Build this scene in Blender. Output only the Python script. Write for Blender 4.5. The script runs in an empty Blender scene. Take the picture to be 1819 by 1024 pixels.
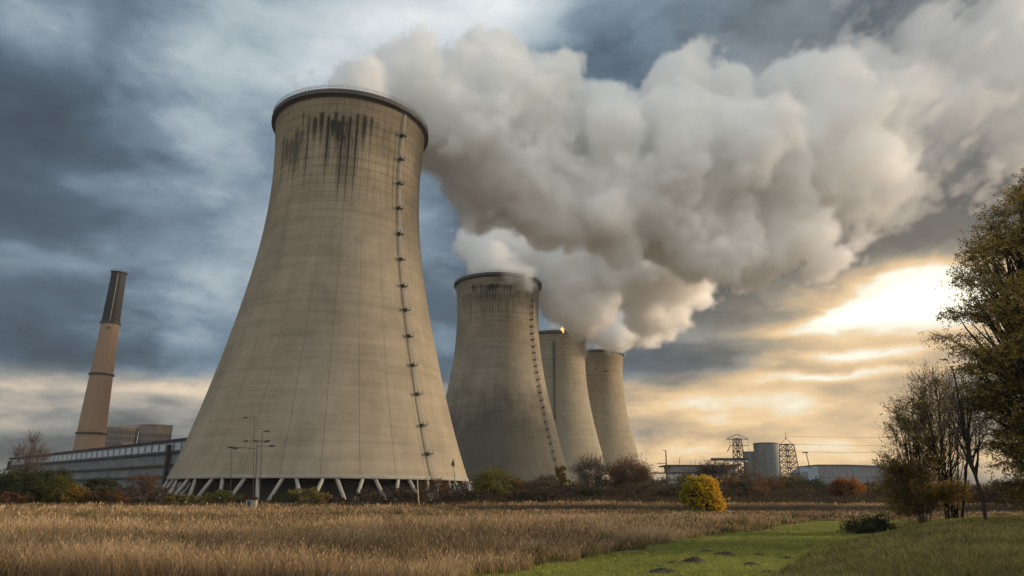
import bpy, math, random
import numpy as np
from math import sin, cos, pi, radians, sqrt
C = bpy.context.scene.collection
S = bpy.context.scene
# ------------------------------------------------------------------ camera
F, PITCH, EYE, ROLL = 1224.3, 0.29185, 1.69, -0.00146
W0, H0 = 1819, 1024
cam = bpy.data.objects.new('camera', bpy.data.cameras.new('camera'))
C.objects.link(cam)
cam.data.sensor_width = 36; cam.data.lens = 36*F/W0
cam.data.clip_start = 0.3; cam.data.clip_end = 12000
cam.location = (0, 0, EYE)
cam.rotation_euler = (pi/2+PITCH, ROLL, 0)
S.camera = cam
def ray(px, py):
    u, v = (px-W0/2)/F, (py-H0/2)/F
    c, s = cos(PITCH), sin(PITCH)
    return np.array([u, c+v*s, s-v*c])
def at(px, py, Y):
    d = ray(px, py); t = Y/d[1]
    return np.array([d[0]*t, Y, EYE+d[2]*t])
def gnd(px, py, z=0.):
    d = ray(px, py); t = (z-EYE)/d[2]
    return np.array([d[0]*t, d[1]*t, z])
def gx(px, Y):                      # x at ground level for a pixel column and a distance
    return (px-W0/2)/F*(Y*cos(PITCH)-EYE*sin(PITCH))
def azel(px, py):
    d = ray(px, py); d = d/np.linalg.norm(d)
    return math.atan2(d[0], d[1]), math.asin(d[2])
def srgb(r, g, b):
    f = lambda c: (c/255/12.92) if c/255 <= .04045 else ((c/255+.055)/1.055)**2.4
    return (f(r), f(g), f(b), 1)

# ------------------------------------------------------------------ node helper
class T:
    def __init__(s, tree): s.t = tree; s.n = tree.nodes; s.l = tree.links
    def node(s, kind, **kw):
        n = s.n.new(kind)
        for k, v in kw.items(): setattr(n, k, v)
        return n
    def put(s, sock, v):
        if isinstance(v, V): s.l.new(v.s, sock)
        elif v is not None: sock.default_value = v
    def math(s, op, *a, clamp=False):
        n = s.n.new('ShaderNodeMath'); n.operation = op; n.use_clamp = clamp
        for i, v in enumerate(a): s.put(n.inputs[i], v)
        return V(s, n.outputs[0])
    def vmath(s, op, *a, out=0):
        n = s.n.new('ShaderNodeVectorMath'); n.operation = op
        for i, v in enumerate(a):
            if op == 'SCALE' and i == 1: s.put(n.inputs[3], v)
            else: s.put(n.inputs[i], v)
        return V(s, n.outputs[out])
    def xyz(s, v):
        n = s.n.new('ShaderNodeSeparateXYZ'); s.put(n.inputs[0], v)
        return [V(s, o) for o in n.outputs]
    def comb(s, x, y, z):
        n = s.n.new('ShaderNodeCombineXYZ')
        for i, v in enumerate((x, y, z)): s.put(n.inputs[i], v)
        return V(s, n.outputs[0])
    def noise(s, vec, scale=1, detail=4, rough=.5, dist=0, out=0, dim='3D', w=None, lac=2.0):
        n = s.n.new('ShaderNodeTexNoise'); n.noise_dimensions = dim
        s.put(n.inputs['Vector'], vec)
        for k, v in (('Scale', scale), ('Detail', detail), ('Roughness', rough), ('Distortion', dist), ('Lacunarity', lac)): s.put(n.inputs[k], v)
        return V(s, n.outputs[out])
    def voro(s, vec, scale=1, detail=0, rough=.5, feature='F1', out='Distance', smooth=None, rand=1):
        n = s.n.new('ShaderNodeTexVoronoi'); n.feature = feature
        s.put(n.inputs['Vector'], vec); s.put(n.inputs['Scale'], scale)
        s.put(n.inputs['Detail'], detail); s.put(n.inputs['Roughness'], rough)
        s.put(n.inputs['Randomness'], rand)
        if smooth is not None: s.put(n.inputs['Smoothness'], smooth)
        return V(s, n.outputs[out])
    def ramp(s, fac, stops, interp='LINEAR'):
        n = s.n.new('ShaderNodeValToRGB'); r = n.color_ramp; r.interpolation = interp
        while len(r.elements) < len(stops): r.elements.new(.5)
        for e, (p, c) in zip(r.elements, stops):
            e.position = p; e.color = c if len(c) == 4 else (*c, 1)
        s.put(n.inputs[0], fac)
        return V(s, n.outputs[0])
    def mix(s, f, a, b, blend='MIX'):
        n = s.n.new('ShaderNodeMix'); n.data_type = 'RGBA'; n.blend_type = blend
        s.put(n.inputs[0], f); s.put(n.inputs[6], a); s.put(n.inputs[7], b)
        return V(s, n.outputs[2])
    def sstep(s, v, a, b, lo=0., hi=1.):
        n = s.n.new('ShaderNodeMapRange'); n.interpolation_type = 'SMOOTHSTEP'
        for i, x in enumerate((v, a, b, lo, hi)): s.put(n.inputs[i], x)
        return V(s, n.outputs[0])
class V:
    def __init__(s, t, sock): s.t = t; s.s = sock
    def __add__(s, o): return s.t.math('ADD', s, o)
    __radd__ = __add__
    def __mul__(s, o): return s.t.math('MULTIPLY', s, o)
    __rmul__ = __mul__
    def __sub__(s, o): return s.t.math('SUBTRACT', s, o)
    def __rsub__(s, o): return s.t.math('SUBTRACT', o, s)
    def __truediv__(s, o): return s.t.math('DIVIDE', s, o)

# ------------------------------------------------------------------ sun and sky
SUN_AZ, SUN_EL = radians(76), radians(17)
sun = bpy.data.objects.new('sun', bpy.data.lights.new('sun', 'SUN')); C.objects.link(sun)
sun.data.energy = 5.0; sun.data.angle = radians(10); sun.data.color = (1, .78, .54)
sun.rotation_euler = (pi/2-SUN_EL, 0, -SUN_AZ+pi)
sun.rotation_euler = (pi/2-SUN_EL, 0, pi-SUN_AZ)
S.view_settings.view_transform = 'Standard'; S.view_settings.look = 'None'
S.view_settings.exposure = 0; S.view_settings.gamma = 1

world = bpy.data.worlds.new('World'); S.world = world; world.use_nodes = True
def build_world():
    nt = world.node_tree; nt.nodes.clear(); t = T(nt)
    out = t.node('ShaderNodeOutputWorld'); tc = t.node('ShaderNodeTexCoord')
    d = V(t, tc.outputs['Generated'])
    x, y, z = t.xyz(d)
    az = t.math('ARCTAN2', x, y); el = t.math('ARCSINE', z)
    w = t.noise(t.vmath('MULTIPLY', d, (1., 1., 2.2)), 3.4, 6, .6, out=1)
    wx, wy, wz = t.xyz(w)
    azw = az + (wx-.5)*.24; elw = el + (wy-.5)*.07
    # cloud deck seen in perspective
    inv = t.math('DIVIDE', 1., t.math('MAXIMUM', z, 0.)+.30)
    q = t.comb(x*inv, y*inv, z*.6)
    n1 = t.noise(q, 1.9, 9, .50, .12)
    n2 = t.voro(t.vmath('ADD', q, t.vmath('SCALE', w, .55)), 3.2, 3, .5, 'F1')
    qs = t.comb(az*2.2, el*10., 3.7)
    n3 = t.noise(qs, 1.3, 8, .62, .3)
    def blob(px, py, sx, sy, warp=1):
        a, e = azel(px, py)
        A, E = (azw, elw) if warp else (az, el)
        u = (A-a)*(F/sx); v = (E-e)*(F/sy)
        return t.math('EXPONENT', (u*u+v*v)*-1.)
    n1 = n1+(t.sstep(n1, .42, .58)-.5)*.12; B = (n1-.5)*1.1+(n2-.42)*-.30+BASE_B+.09
    for (px, py, sx, sy, a) in B_BLOBS: B = B + blob(px, py, sx, sy)*a
    # bands close to the horizon
    low = t.sstep(elw, .166, .135)
    rt = t.sstep(az, .05, .4); st = t.sstep(el, .52, .3)
    B = B + low*LOW_B*(1-rt*.7) + t.math('MAXIMUM', low*.8, rt*st*.75)*(n3-.5)*1.15
    W = t.sstep(azw, .02, .42, 0., .75) + low*(.62+.25*rt)
    W = W * t.sstep(elw, .80, .30, .12, 1.)
    for (px, py, sx, sy, a) in W_BLOBS: W = W + blob(px, py, sx, sy)*a
    W = t.math('MINIMUM', t.math('MAXIMUM', W, 0.), 1.)
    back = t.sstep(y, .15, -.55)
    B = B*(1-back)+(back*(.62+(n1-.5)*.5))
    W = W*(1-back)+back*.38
    cool = t.ramp(B*.5, [(0, srgb(62, 76, 89)), (.15, srgb(84, 102, 118)), (.27, srgb(126, 147, 163)), (.42, srgb(190, 203, 210)), (.6, srgb(240, 244, 246))])
    warm = t.ramp(B*.5, [(0, srgb(82, 80, 77)), (.15, srgb(112, 107, 98)), (.26, srgb(156, 146, 129)), (.38, srgb(210, 182, 144)), (.5, srgb(248, 213, 162)), (.62, srgb(255, 248, 226))])
    col = t.mix(W, cool, warm)
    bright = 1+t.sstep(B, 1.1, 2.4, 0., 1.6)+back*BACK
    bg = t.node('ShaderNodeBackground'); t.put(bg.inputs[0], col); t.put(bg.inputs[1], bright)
    sky = t.node('ShaderNodeTexSky', sky_type='NISHITA', sun_disc=False, sun_elevation=SUN_EL, sun_rotation=SUN_AZ)
    bg2 = t.node('ShaderNodeBackground'); bg2.inputs[1].default_value = .05
    nt.links.new(sky.outputs[0], bg2.inputs[0])
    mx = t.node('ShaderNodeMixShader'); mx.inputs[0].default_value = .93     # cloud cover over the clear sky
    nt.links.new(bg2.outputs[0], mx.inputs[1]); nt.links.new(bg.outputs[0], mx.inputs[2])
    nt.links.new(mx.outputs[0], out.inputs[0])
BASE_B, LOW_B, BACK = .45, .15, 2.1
B_BLOBS = [(660, 40, 210, 70, .62), (900, 0, 120, 50, .3), (330, 30, 120, 80, .30), (480, 150, 130, 50, .28), (560, 110, 60, 50, .2),
           (40, 250, 200, 110, -.16), (200, 400, 300, 50, -.10), (420, 520, 100, 60, .10), (230, 470, 160, 30, .12), (60, 30, 100, 60, -.06), (150, 330, 160, 30, .08),
           (330, 630, 380, 34, -.22), (780, 400, 90, 90, .22), (120, 60, 110, 40, .14), (330, 230, 110, 40, .12), (130, 470, 130, 26, .10), (1080, 130, 150, 90, .02), (1130, 40, 60, 40, .12), (1430, 30, 260, 80, -.10), (1750, 120, 200, 120, -.02),
           (1520, 420, 300, 60, -.20), (1300, 560, 150, 60, -.30), (1390, 500, 170, 60, -.22), (1480, 450, 160, 60, -.12), (1180, 640, 90, 30, -.15), (1090, 90, 110, 110, -.14),
           (1655, 532, 120, 30, .62), (1520, 563, 110, 11, .7), (1640, 487, 62, 15, .6), (1430, 588, 110, 10, .4), (1720, 520, 110, 70, .3), (1500, 630, 170, 10, .34), (1570, 664, 170, 9, .30), (1440, 672, 90, 8, .3), (1590, 590, 320, 130, .36),
           (1600, 606, 170, 10, -.22), (1600, 700, 280, 70, .16), (1180, 790, 260, 60, .26), (1430, 800, 260, 50, .26), (1300, 720, 200, 20, .15), (120, 685, 160, 10, .3), (330, 700, 60, 16, .25)]
W_BLOBS = [(1080, 120, 260, 120, -.2), (1350, 560, 260, 140, .22), (1850, 30, 200, 160, .15), (900, 430, 300, 80, -.15), (1600, 540, 260, 140, .4)]
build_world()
STEAM_VOX = 1.4
GRASS_K = 1.0
HAZE = .00008
world.cycles.sampling_method = 'MANUAL'; world.cycles.sample_map_resolution = 1024
S.cycles.volume_bounces = 20; S.cycles.max_bounces = 21; S.cycles.diffuse_bounces = 3; S.cycles.transparent_max_bounces = 8
S.cycles.use_denoising = True
S.cycles.use_adaptive_sampling = True; S.cycles.adaptive_threshold = .03
# ------------------------------------------------------------------ mesh helpers
def link_mesh(name, verts, faces, mats, parent=None, smooth=False, midx=None):
    me = bpy.data.meshes.new(name); me.from_pydata([tuple(map(float, v)) for v in verts], [], faces)
    for m in (mats if isinstance(mats, (list, tuple)) else [mats]): me.materials.append(m)
    if midx is not None: me.polygons.foreach_set('material_index', midx)
    if smooth: me.polygons.foreach_set('use_smooth', [True]*len(faces))
    me.update()
    o = bpy.data.objects.new(name, me); C.objects.link(o)
    if parent is not None: o.parent = parent
    return o
def tag(o, label=None, cat=None, group=None, kind=None):
    if label: o['label'] = label
    if cat: o['category'] = cat
    if group: o['group'] = group
    if kind: o['kind'] = kind
    return o
def empty(name, loc, label, cat, group=None, rz=0):
    o = bpy.data.objects.new(name, None); C.objects.link(o); o.location = tuple(map(float, loc)); o.rotation_euler = (0, 0, rz)
    o.empty_display_size = .5
    return tag(o, label, cat, group)
class MB:
    def __init__(s): s.v = []; s.f = []; s.m = []
    def add(s, vs, fs, mi=0):
        b = len(s.v); s.v += [tuple(map(float, p)) for p in vs]; s.f += [tuple(i+b for i in f) for f in fs]; s.m += [mi]*len(fs)
    def box(s, c, d, rz=0, mi=0):
        cx, cy, cz = c; a, b, h = d[0]/2, d[1]/2, d[2]/2; co, si = cos(rz), sin(rz)
        vs = [(cx+x*co-y*si, cy+x*si+y*co, cz+z) for x, y, z in
              [(-a, -b, -h), (a, -b, -h), (a, b, -h), (-a, b, -h), (-a, -b, h), (a, -b, h), (a, b, h), (-a, b, h)]]
        s.add(vs, [(0, 3, 2, 1), (4, 5, 6, 7), (0, 1, 5, 4), (1, 2, 6, 5), (2, 3, 7, 6), (3, 0, 4, 7)], mi)
    def tube(s, pts, rad, n=8, mi=0, cap=True):
        pts = [np.array(p, float) for p in pts]
        if np.isscalar(rad): rad = [rad]*len(pts)
        vs = []; fs = []; ref = None
        for i, p in enumerate(pts):
            d = pts[min(i+1, len(pts)-1)]-pts[max(i-1, 0)]; d = d/(np.linalg.norm(d)+1e-9)
            if ref is None: ref = np.array([0, 0, 1.]) if abs(d[2]) < .9 else np.array([1., 0, 0])
            u = np.cross(d, ref); u /= np.linalg.norm(u)+1e-9; w = np.cross(d, u); ref = -w if False else ref
            for k in range(n):
                a = 2*pi*k/n; vs.append(p+rad[i]*(cos(a)*u+sin(a)*w))
        for i in range(len(pts)-1):
            for k in range(n):
                k2 = (k+1) % n; fs.append((i*n+k, i*n+k2, (i+1)*n+k2, (i+1)*n+k))
        if cap: fs.append(tuple(range(n))[::-1]); fs.append(tuple((len(pts)-1)*n+k for k in range(n)))
        s.add(vs, fs, mi)
    def lathe(s, prof, n=96, c=(0, 0), mi=0, a0=0, a1=2*pi):
        full = abs(a1-a0-2*pi) < 1e-6; m = n if full else n+1
        vs = [(c[0]+r*cos(a0+(a1-a0)*k/n), c[1]+r*sin(a0+(a1-a0)*k/n), z) for r, z in prof for k in range(m)]
        fs = []
        for i in range(len(prof)-1):
            for k in range(n):
                k2 = (k+1) % m; fs.append((i*m+k, i*m+k2, (i+1)*m+k2, (i+1)*m+k))
        s.add(vs, fs, mi)
    def build(s, name, mats, parent=None, smooth=False):
        return link_mesh(name, s.v, s.f, mats, parent, smooth, s.m)
def newmat(name):
    m = bpy.data.materials.new(name); m.use_nodes = True; nt = m.node_tree; t = T(nt)
    b = nt.nodes['Principled BSDF']; b.inputs['Roughness'].default_value = .85
    return m, t, b
def simple(name, col, rough=.8, metal=0, var=.25, scale=2., bump=.0):
    m, t, b = newmat(name)
    tc = t.node('ShaderNodeTexCoord'); P = V(t, tc.outputs['Object'])
    n = t.noise(P, scale, 6, .6); n2 = t.noise(P, scale*.13, 3, .5)
    f = 1+(n-.5)*var*2+(n2-.5)*var*1.5
    c = t.vmath('SCALE', col[:3], f)
    t.put(b.inputs['Base Color'], c); b.inputs['Roughness'].default_value = rough; b.inputs['Metallic'].default_value = metal
    if bump:
        bp = t.node('ShaderNodeBump'); bp.inputs['Strength'].default_value = bump; t.put(bp.inputs['Height'], n); t.l.new(bp.outputs[0], b.inputs['Normal'])
    return m
# ------------------------------------------------------------------ cooling towers
RIM_Z, RING_Z = 114.3, 5.67
PZ = [5.67, 12, 18, 24, 30, 36, 42, 48, 54, 60, 66, 72, 78, 84, 90, 96, 102, 108, 112.6]
PR = [39.64, 37.5, 35.7, 34.0, 32.3, 30.8, 29.5, 28.2, 26.95, 25.8, 24.75, 23.8, 23.1, 22.7, 22.5, 22.5, 22.6, 22.95, 23.35]
def rad_at(z): return float(np.interp(z, PZ, PR))
_zz = np.array(PZ); _cf = np.polyfit(_zz, PR, 5)
def rad_s(z): return float(np.polyval(_cf, z))
def concrete(name, base, ribs, rows, ribs_lo, joints_lo, streak_spots, dark_low=0, grime_top=.35, facing=0, grime=1.):
    """Board-marked concrete: u = angle (turns), v = height in metres, from the UV map."""
    m, t, b = newmat(name)
    uv = t.node('ShaderNodeUVMap', uv_map='UVMap'); u, v, _ = t.xyz(V(t, uv.outputs[0]))
    tc = t.node('ShaderNodeTexCoord'); P = V(t, tc.outputs['Object'])
    def line(x, n, w):                      # thin line n times per unit of x
        f = t.math('FRACT', x*n+.5); d = t.math('ABSOLUTE', f-.5)
        return t.sstep(d, w, w*.25)
    jit = t.noise(P, .12, 3, .6)
    wob = t.noise(P, .35, 3, .6)
    up = t.sstep(v+(jit-.5)*14, 70, 86)
    mid = t.sstep(v+(jit-.5)*10, 52, 64)
    irr = .55+.9*t.noise(P, .25, 4, .6)
    lu = line(u, ribs, .042)*irr
    lv = line(v, 1/rows, .055)*irr
    lbig = line(u, ribs_lo, .011)
    lvl = line(v+(wob-.5)*.1, 1/rows, .05)
    # cloudy weathering and lift bands
    n1 = t.noise(P, .06, 6, .6, .4); n2 = t.noise(P, .9, 8, .7)
    pv = t.comb(u*40., v*.035, 1.); st = t.noise(pv, 1.4, 7, .66, .1)
    pb = t.comb(u*5., v*.55, 4.); bands = t.noise(pb, 1., 4, .6)
    pan = t.noise(t.comb(t.math('FLOOR', u*ribs+.5)*3.1, t.math('FLOOR', v/rows+.5)*7.7, 0.), 1.3, 0, .5)
    f = 1+(n1-.5)*.95*grime+(n2-.5)*.26+(st-.5)*.5*grime+(bands-.5)*.58+(pan-.5)*.18
    lines = t.math('MAXIMUM', lu*(up*.42+mid*.12), lv*(up*.36+.07))
    lines = t.math('MAXIMUM', lines, lbig*(.55*joints_lo)*(1-up*.75))
    f = f*(1-lines)
    col = t.vmath('SCALE', base[:3], f)
    # slightly browner towards the top
    col = t.mix(up*.35, col, t.vmath('MULTIPLY', col, (1.05, .95, .78)))
    rim_g = t.sstep(v+(st-.5)*16, 96, 113)*grime_top
    col = t.mix(rim_g, col, t.vmath('SCALE', t.vmath('MULTIPLY', col, (1., .93, .82)), .5))
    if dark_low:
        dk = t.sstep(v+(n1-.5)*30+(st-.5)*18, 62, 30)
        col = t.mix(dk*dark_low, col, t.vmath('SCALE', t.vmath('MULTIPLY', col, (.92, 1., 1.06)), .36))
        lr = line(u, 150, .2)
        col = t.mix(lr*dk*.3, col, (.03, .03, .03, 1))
    for (ua, va, su, sv, amt) in streak_spots:     # black rain streaks and algae
        du = (u-ua)/su; dv = (v-va)/sv
        du2 = du*du; mu = t.math('EXPONENT', du2*du2*-1.)
        idx = t.math('FLOOR', u*ribs+.5+(wob-.5)*.0); fr = t.math('ABSOLUTE', t.math('FRACT', u*ribs)-.5)   # .5 on a rib line
        def rnd(k):
            wn = t.node('ShaderNodeTexWhiteNoise', noise_dimensions='1D'); t.put(wn.inputs['W'], idx+float(k)); return V(t, wn.outputs['Value'])
        r1, r2, r3 = rnd(ua*7+.37), rnd(ua*3+5.11), rnd(ua*5+9.73)
        bot = va-sv*(.5+1.9*r1)*mu; top = va+sv*.28+(r2-.5)*sv*.22+(jit-.5)*3
        inz = t.sstep(v, bot, bot+sv*.9)*t.sstep(v, top+.6, top-1.2)
        w = (.20+.55*r3)*(.5+.9*t.sstep(v, va-sv*1.2, va+sv*.1))
        edge = (1-fr*2)+(t.noise(P, 1.6, 5, .7)-.5)*.5
        strk = t.sstep(edge, w*1.6+.08, w*.3)*inz*t.sstep(mu+(r2-.5)*.5, .12, .42)
        dvn = t.math('MAXIMUM', dv, 0.)*4.2+t.math('MAXIMUM', dv*-1., 0.)*1.15
        m0 = t.math('EXPONENT', (du*du*1.6+dvn*dvn)*-1.)
        blotch = t.noise(t.comb(u*ribs*1.1, v*.085, 2.2), 1.1, 8, .75)
        k2 = t.sstep(m0*.42+blotch*.95, .66, .90)*t.sstep(m0, .03, .2)
        haze_ = t.sstep(mu*inz*st, .12, .7)*.55
        k = t.math('MAXIMUM', t.math('MAXIMUM', strk*1.0, k2), haze_)
        col = t.mix(k*amt, col, (.022, .02, .016, 1))
    t.put(b.inputs['Base Color'], col); b.inputs['Roughness'].default_value = .92; b.inputs['Specular IOR Level'].default_value = .15
    bp = t.node('ShaderNodeBump'); bp.inputs['Strength'].default_value = .5; bp.inputs['Distance'].default_value = .15
    t.put(bp.inputs['Height'], n2*.5-lines*.8+st*.3); t.l.new(bp.outputs[0], b.inputs['Normal'])
    return m
M_INNER = simple('inner_concrete', (.16, .14, .11), var=.3)
M_RIM = simple('rim_concrete', (.055, .052, .047), var=.35, scale=1)
M_LEG = simple('leg_concrete', (.235, .215, .18), var=.3, scale=.8, bump=.2)
M_DARK = simple('dark_steel', (.035, .033, .03), .6, .3)
M_SKYBLOCK = simple('dark_sky_block', (.03, .029, .027), .9)  # near black, for the block that shuts sky light out of the tower bases
M_PIPE = simple('pale_pipe', (.34, .31, .26), .5, .2)
def shell_mesh(name, mat, parent):
    n = 192; zs = np.concatenate([np.linspace(RING_Z, 112.6, 60)])
    vs = []; uvs = []; fs = []
    for z in zs:
        r = rad_s(z)
        for k in range(n+1):
            a = 2*pi*k/n; vs.append((r*cos(a), r*sin(a), z)); uvs.append((k/n, z))
    m = n+1
    for i in range(len(zs)-1):
        for k in range(n): fs.append((i*m+k, i*m+k+1, (i+1)*m+k+1, (i+1)*m+k))
    o = link_mesh(name, vs, fs, mat, parent, True)
    ul = o.data.uv_layers.new(name='UVMap')
    vi = np.zeros(len(o.data.loops), int); o.data.loops.foreach_get('vertex_index', vi)
    ul.data.foreach_set('uv', np.array(uvs)[vi].ravel())
    return o
def cooling_tower(X, Y, label, mat, phase=0., conduit=None, nrail=72, leg_w=.44):
    root = empty('cooling_tower', (X, Y, 0), label, 'cooling tower', 'row of four cooling towers')
    shell_mesh('shell', mat, root)
    b = MB(); prof = [(rad_s(z)-.9, z) for z in np.linspace(112.5, RING_Z+.15, 14)]
    b.lathe(prof[::-1] if False else prof, 96); b.build('inner_wall', M_INNER, root, True)
    rt = 23.55                                              # protruding rim with a walkway
    b = MB(); b.lathe([(rt-.35, 112.0), (rt+.15, 112.45), (rt+.95, 112.75), (rt+1.02, 112.8), (rt+1.02, 114.05), (rt+.85, 114.3), (rt-.9, 114.3), (rt-1., 114.1), (rt-1.1, 112.3)], 192)
    b.build('rim', M_RIM, root, False)
    b = MB()
    for k in range(nrail):
        a = 2*pi*k/nrail; c, s_ = cos(a)*(rt+.85), sin(a)*(rt+.85)
        b.box((c, s_, 114.85), (.07, .07, 1.1), a)
    for h in (114.85, 115.4):
        b.lathe([(rt+.82, h-.03), (rt+.88, h-.03), (rt+.88, h+.03), (rt+.82, h+.03), (rt+.82, h-.03)], 144)
    b.build('railing', M_RIM, root)
    b = MB(); r0 = rad_s(RING_Z)
    b.lathe([(r0-1.2, RING_Z-.02), (r0-1.2, RING_Z-.42), (r0+.12, RING_Z-.42), (r0+.16, RING_Z-.02), (r0+.05, RING_Z+.35)], 192)
    b.build('ring_beam', M_LEG, root)
    for k in range(28):                                     # inverted V pairs of raking legs
        a = 2*pi*(k+phase)/28
        for s_ in (-1, 1):
            at_, af = a+s_*radians(2.1), a+s_*radians(5.1)
            b = MB(); b.tube([((r0-.5)*cos(at_), (r0-.5)*sin(at_), RING_Z-.3), ((r0+2.4)*cos(af), (r0+2.4)*sin(af), -.2)], leg_w, 8)
            b.build('leg', M_LEG, root, True)
    b = MB(); b.lathe([(r0-6, .0), (r0-6, RING_Z-.9), (.1, RING_Z-.9)], 64); b.build('packing_sky_block', M_SKYBLOCK, root)  # dark packing block, added so no sky light shows through between the legs
    b = MB(); b.lathe([(r0+3.6, -.2), (r0+3.6, .45), (r0+3.2, .45), (r0+3.2, -.2)], 128); b.build('basin_wall', M_LEG, root)
    if conduit:
        th, z0, z1, w, mat_c, step, bw = conduit            # vertical service pipe with brackets
        a = math.atan2(-Y, -X)+radians(th)
        b = MB(); zs = np.linspace(z0, z1, 26)
        for s_ in ((-1, 1) if w > .1 else (0,)):
            b.tube([((rad_s(z)+.7)*cos(a+s_*w/rad_s(z)*.9), (rad_s(z)+.7)*sin(a+s_*w/rad_s(z)*.9), z) for z in zs], max(w*.55, .09), 6)
        pipe = b.build('service_pipe', mat_c, root)
        z = z1-step*.9
        while z > z0+1:
            r = rad_s(z)
            b = MB(); b.box(((r+.6)*cos(a), (r+.6)*sin(a), z), (1.5, bw, .5), a)
            for s_ in (-1, 1):
                b.box(((r+1.25)*cos(a)-s_*bw*.42*sin(a), (r+1.25)*sin(a)+s_*bw*.42*cos(a), z+.45), (.12, .12, 1.1), a)
            b.build('bracket', M_DARK, pipe)
            z -= step*(.92+.16*random.random())
    return root
random.seed(5)
TOW = [(-51.86, 198.7), (-8.01, 369.5), (31.27, 502.5), (69.23, 569.8)]
def uang(i, px_off):                        # turn (0..1) on tower i facing the camera, offset in degrees to the right
    X, Y = TOW[i]; a = math.atan2(-Y, -X)+radians(px_off); return (a/(2*pi)) % 1.
c1 = concrete('tower_concrete_near', (.235, .197, .142), 70, 2.75, 28, 1., [(uang(0, -10), 103.5, .068, 12, .95), (uang(0, -46), 99, .05, 14, .7), (uang(0, 26), 103, .04, 12, .35)])
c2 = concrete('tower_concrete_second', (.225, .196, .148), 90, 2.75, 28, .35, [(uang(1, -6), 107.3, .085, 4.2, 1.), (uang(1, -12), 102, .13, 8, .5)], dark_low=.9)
c3 = concrete('tower_concrete_third', (.262, .232, .172), 70, 2.75, 28, .2, [], grime=.6)
c4 = concrete('tower_concrete_fourth', (.262, .225, .162), 70, 2.75, 28, .2, [(uang(3, 4), 104, .012, 1.2, .9), (uang(3, 24), 97, .02, 1.2, .8)], grime=.6)
cooling_tower(*TOW[0], 'huge nearest concrete cooling tower with black streaks below its rim and slanted legs', c1, .25, (40, -.5, 111.9, .22, M_PIPE, 7.6, 1.7), nrail=150)
cooling_tower(*TOW[1], 'second cooling tower, darker grey with nearly black lower half and ladder on its right', c2, 0, (53, 6, 111.9, .13, M_DARK, 3.6, 1.0))
cooling_tower(*TOW[2], 'third cooling tower, smooth beige with one thick black pipe down its front', c3, 0, (-1, 50, 107, .5, M_DARK, 60, 1.6))
cooling_tower(*TOW[3], 'farthest cooling tower on the right, plain beige with two small dark marks below the rim', c4, 0)
# small orange glowing body on the rim of the third tower
def rim_glow():
    rt_ = [o for o in bpy.data.objects if o.name.startswith('cooling_tower') and abs(o.location.x-TOW[2][0]) < .1][0]
    m = bpy.data.materials.new('orange_emission'); m.use_nodes = True; b_ = m.node_tree.nodes['Principled BSDF']
    b_.inputs['Base Color'].default_value = (.8, .4, .1, 1); b_.inputs['Emission Color'].default_value = (1, .48, .12, 1); b_.inputs['Emission Strength'].default_value = 2.5
    a = math.atan2(-TOW[2][1], -TOW[2][0])+radians(14)
    b = MB(); b.lathe([(.05, 113.4), (.9, 113.9), (1.25, 114.7), (.9, 115.6), (.3, 116.3), (.02, 116.9)], 10, c=(24.6*cos(a), 24.6*sin(a)))
    b.lathe([(.02, 112.0), (.45, 112.4), (.45, 113.1), (.02, 113.4)], 8, c=(24.9*cos(a+.02), 24.9*sin(a+.02)))
    b.build('orange_glow', m, rt_)
rim_glow()
# ------------------------------------------------------------------ terrain
def sm(x, a, b):
    t = np.clip((np.asarray(x, float)-a)/(b-a), 0, 1); return t*t*(3-2*t)
def wave(x, y, s, seed=0):
    r = np.random.RandomState(seed+11); o = 0
    for i in range(7):
        a = r.rand()*2*pi; k = (.5+1.3*r.rand())/s; o = o+np.sin((x*cos(a)+y*sin(a))*k*2*pi+r.rand()*6.28)*(.6+.4*r.rand())
    return o/4.
LB = np.array([gnd(a, b)[:2] for a, b in ((780, 1040), (870, 1022), (1000, 999), (1130, 974), (1290, 948), (1400, 931), (1440, 926))])
def lawn_left(y): return np.interp(y, LB[:, 1], LB[:, 0], left=LB[0, 0]-1)
def mound_d(x, y): return (x-5.7)*.85-(y-16.1)*.53+.25*np.sin(y*.35)
def bank_y(x): return 80+2.2*np.sin(x*.045+1)+np.where(x < -3, np.minimum((-3-x)*.25, 9), 0)
def height(x, y):
    x = np.asarray(x, float); y = np.asarray(y, float)
    d = mound_d(x, y)
    h = .66*sm(d, -.6, 3.6)*sm(y, 46, 34)+.12*sm(d, 4, 10)*sm(y, 46, 34)
    h = h+(.2+.4*sm(x, -12, 2))*sm(y-bank_y(x), 0, 2.2)
    near = sm(np.hypot(x, y), 260, 150)
    h = h+near*(.05*wave(x, y, 5)+.10*wave(x, y, 17, 3)*sm(y, 18, 40))
    return h
def hz(x, y): return float(height(x, y))
def lawn_mask(x, y):
    return sm(x-lawn_left(y)+.5*wave(x, y, 4, 5)+.25*wave(x, y, 1.3, 6), -.25, .35)*sm(mound_d(x, y), .9, -.2)*sm(y+.8*wave(x, y, 5, 7), 52, 49)
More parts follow.
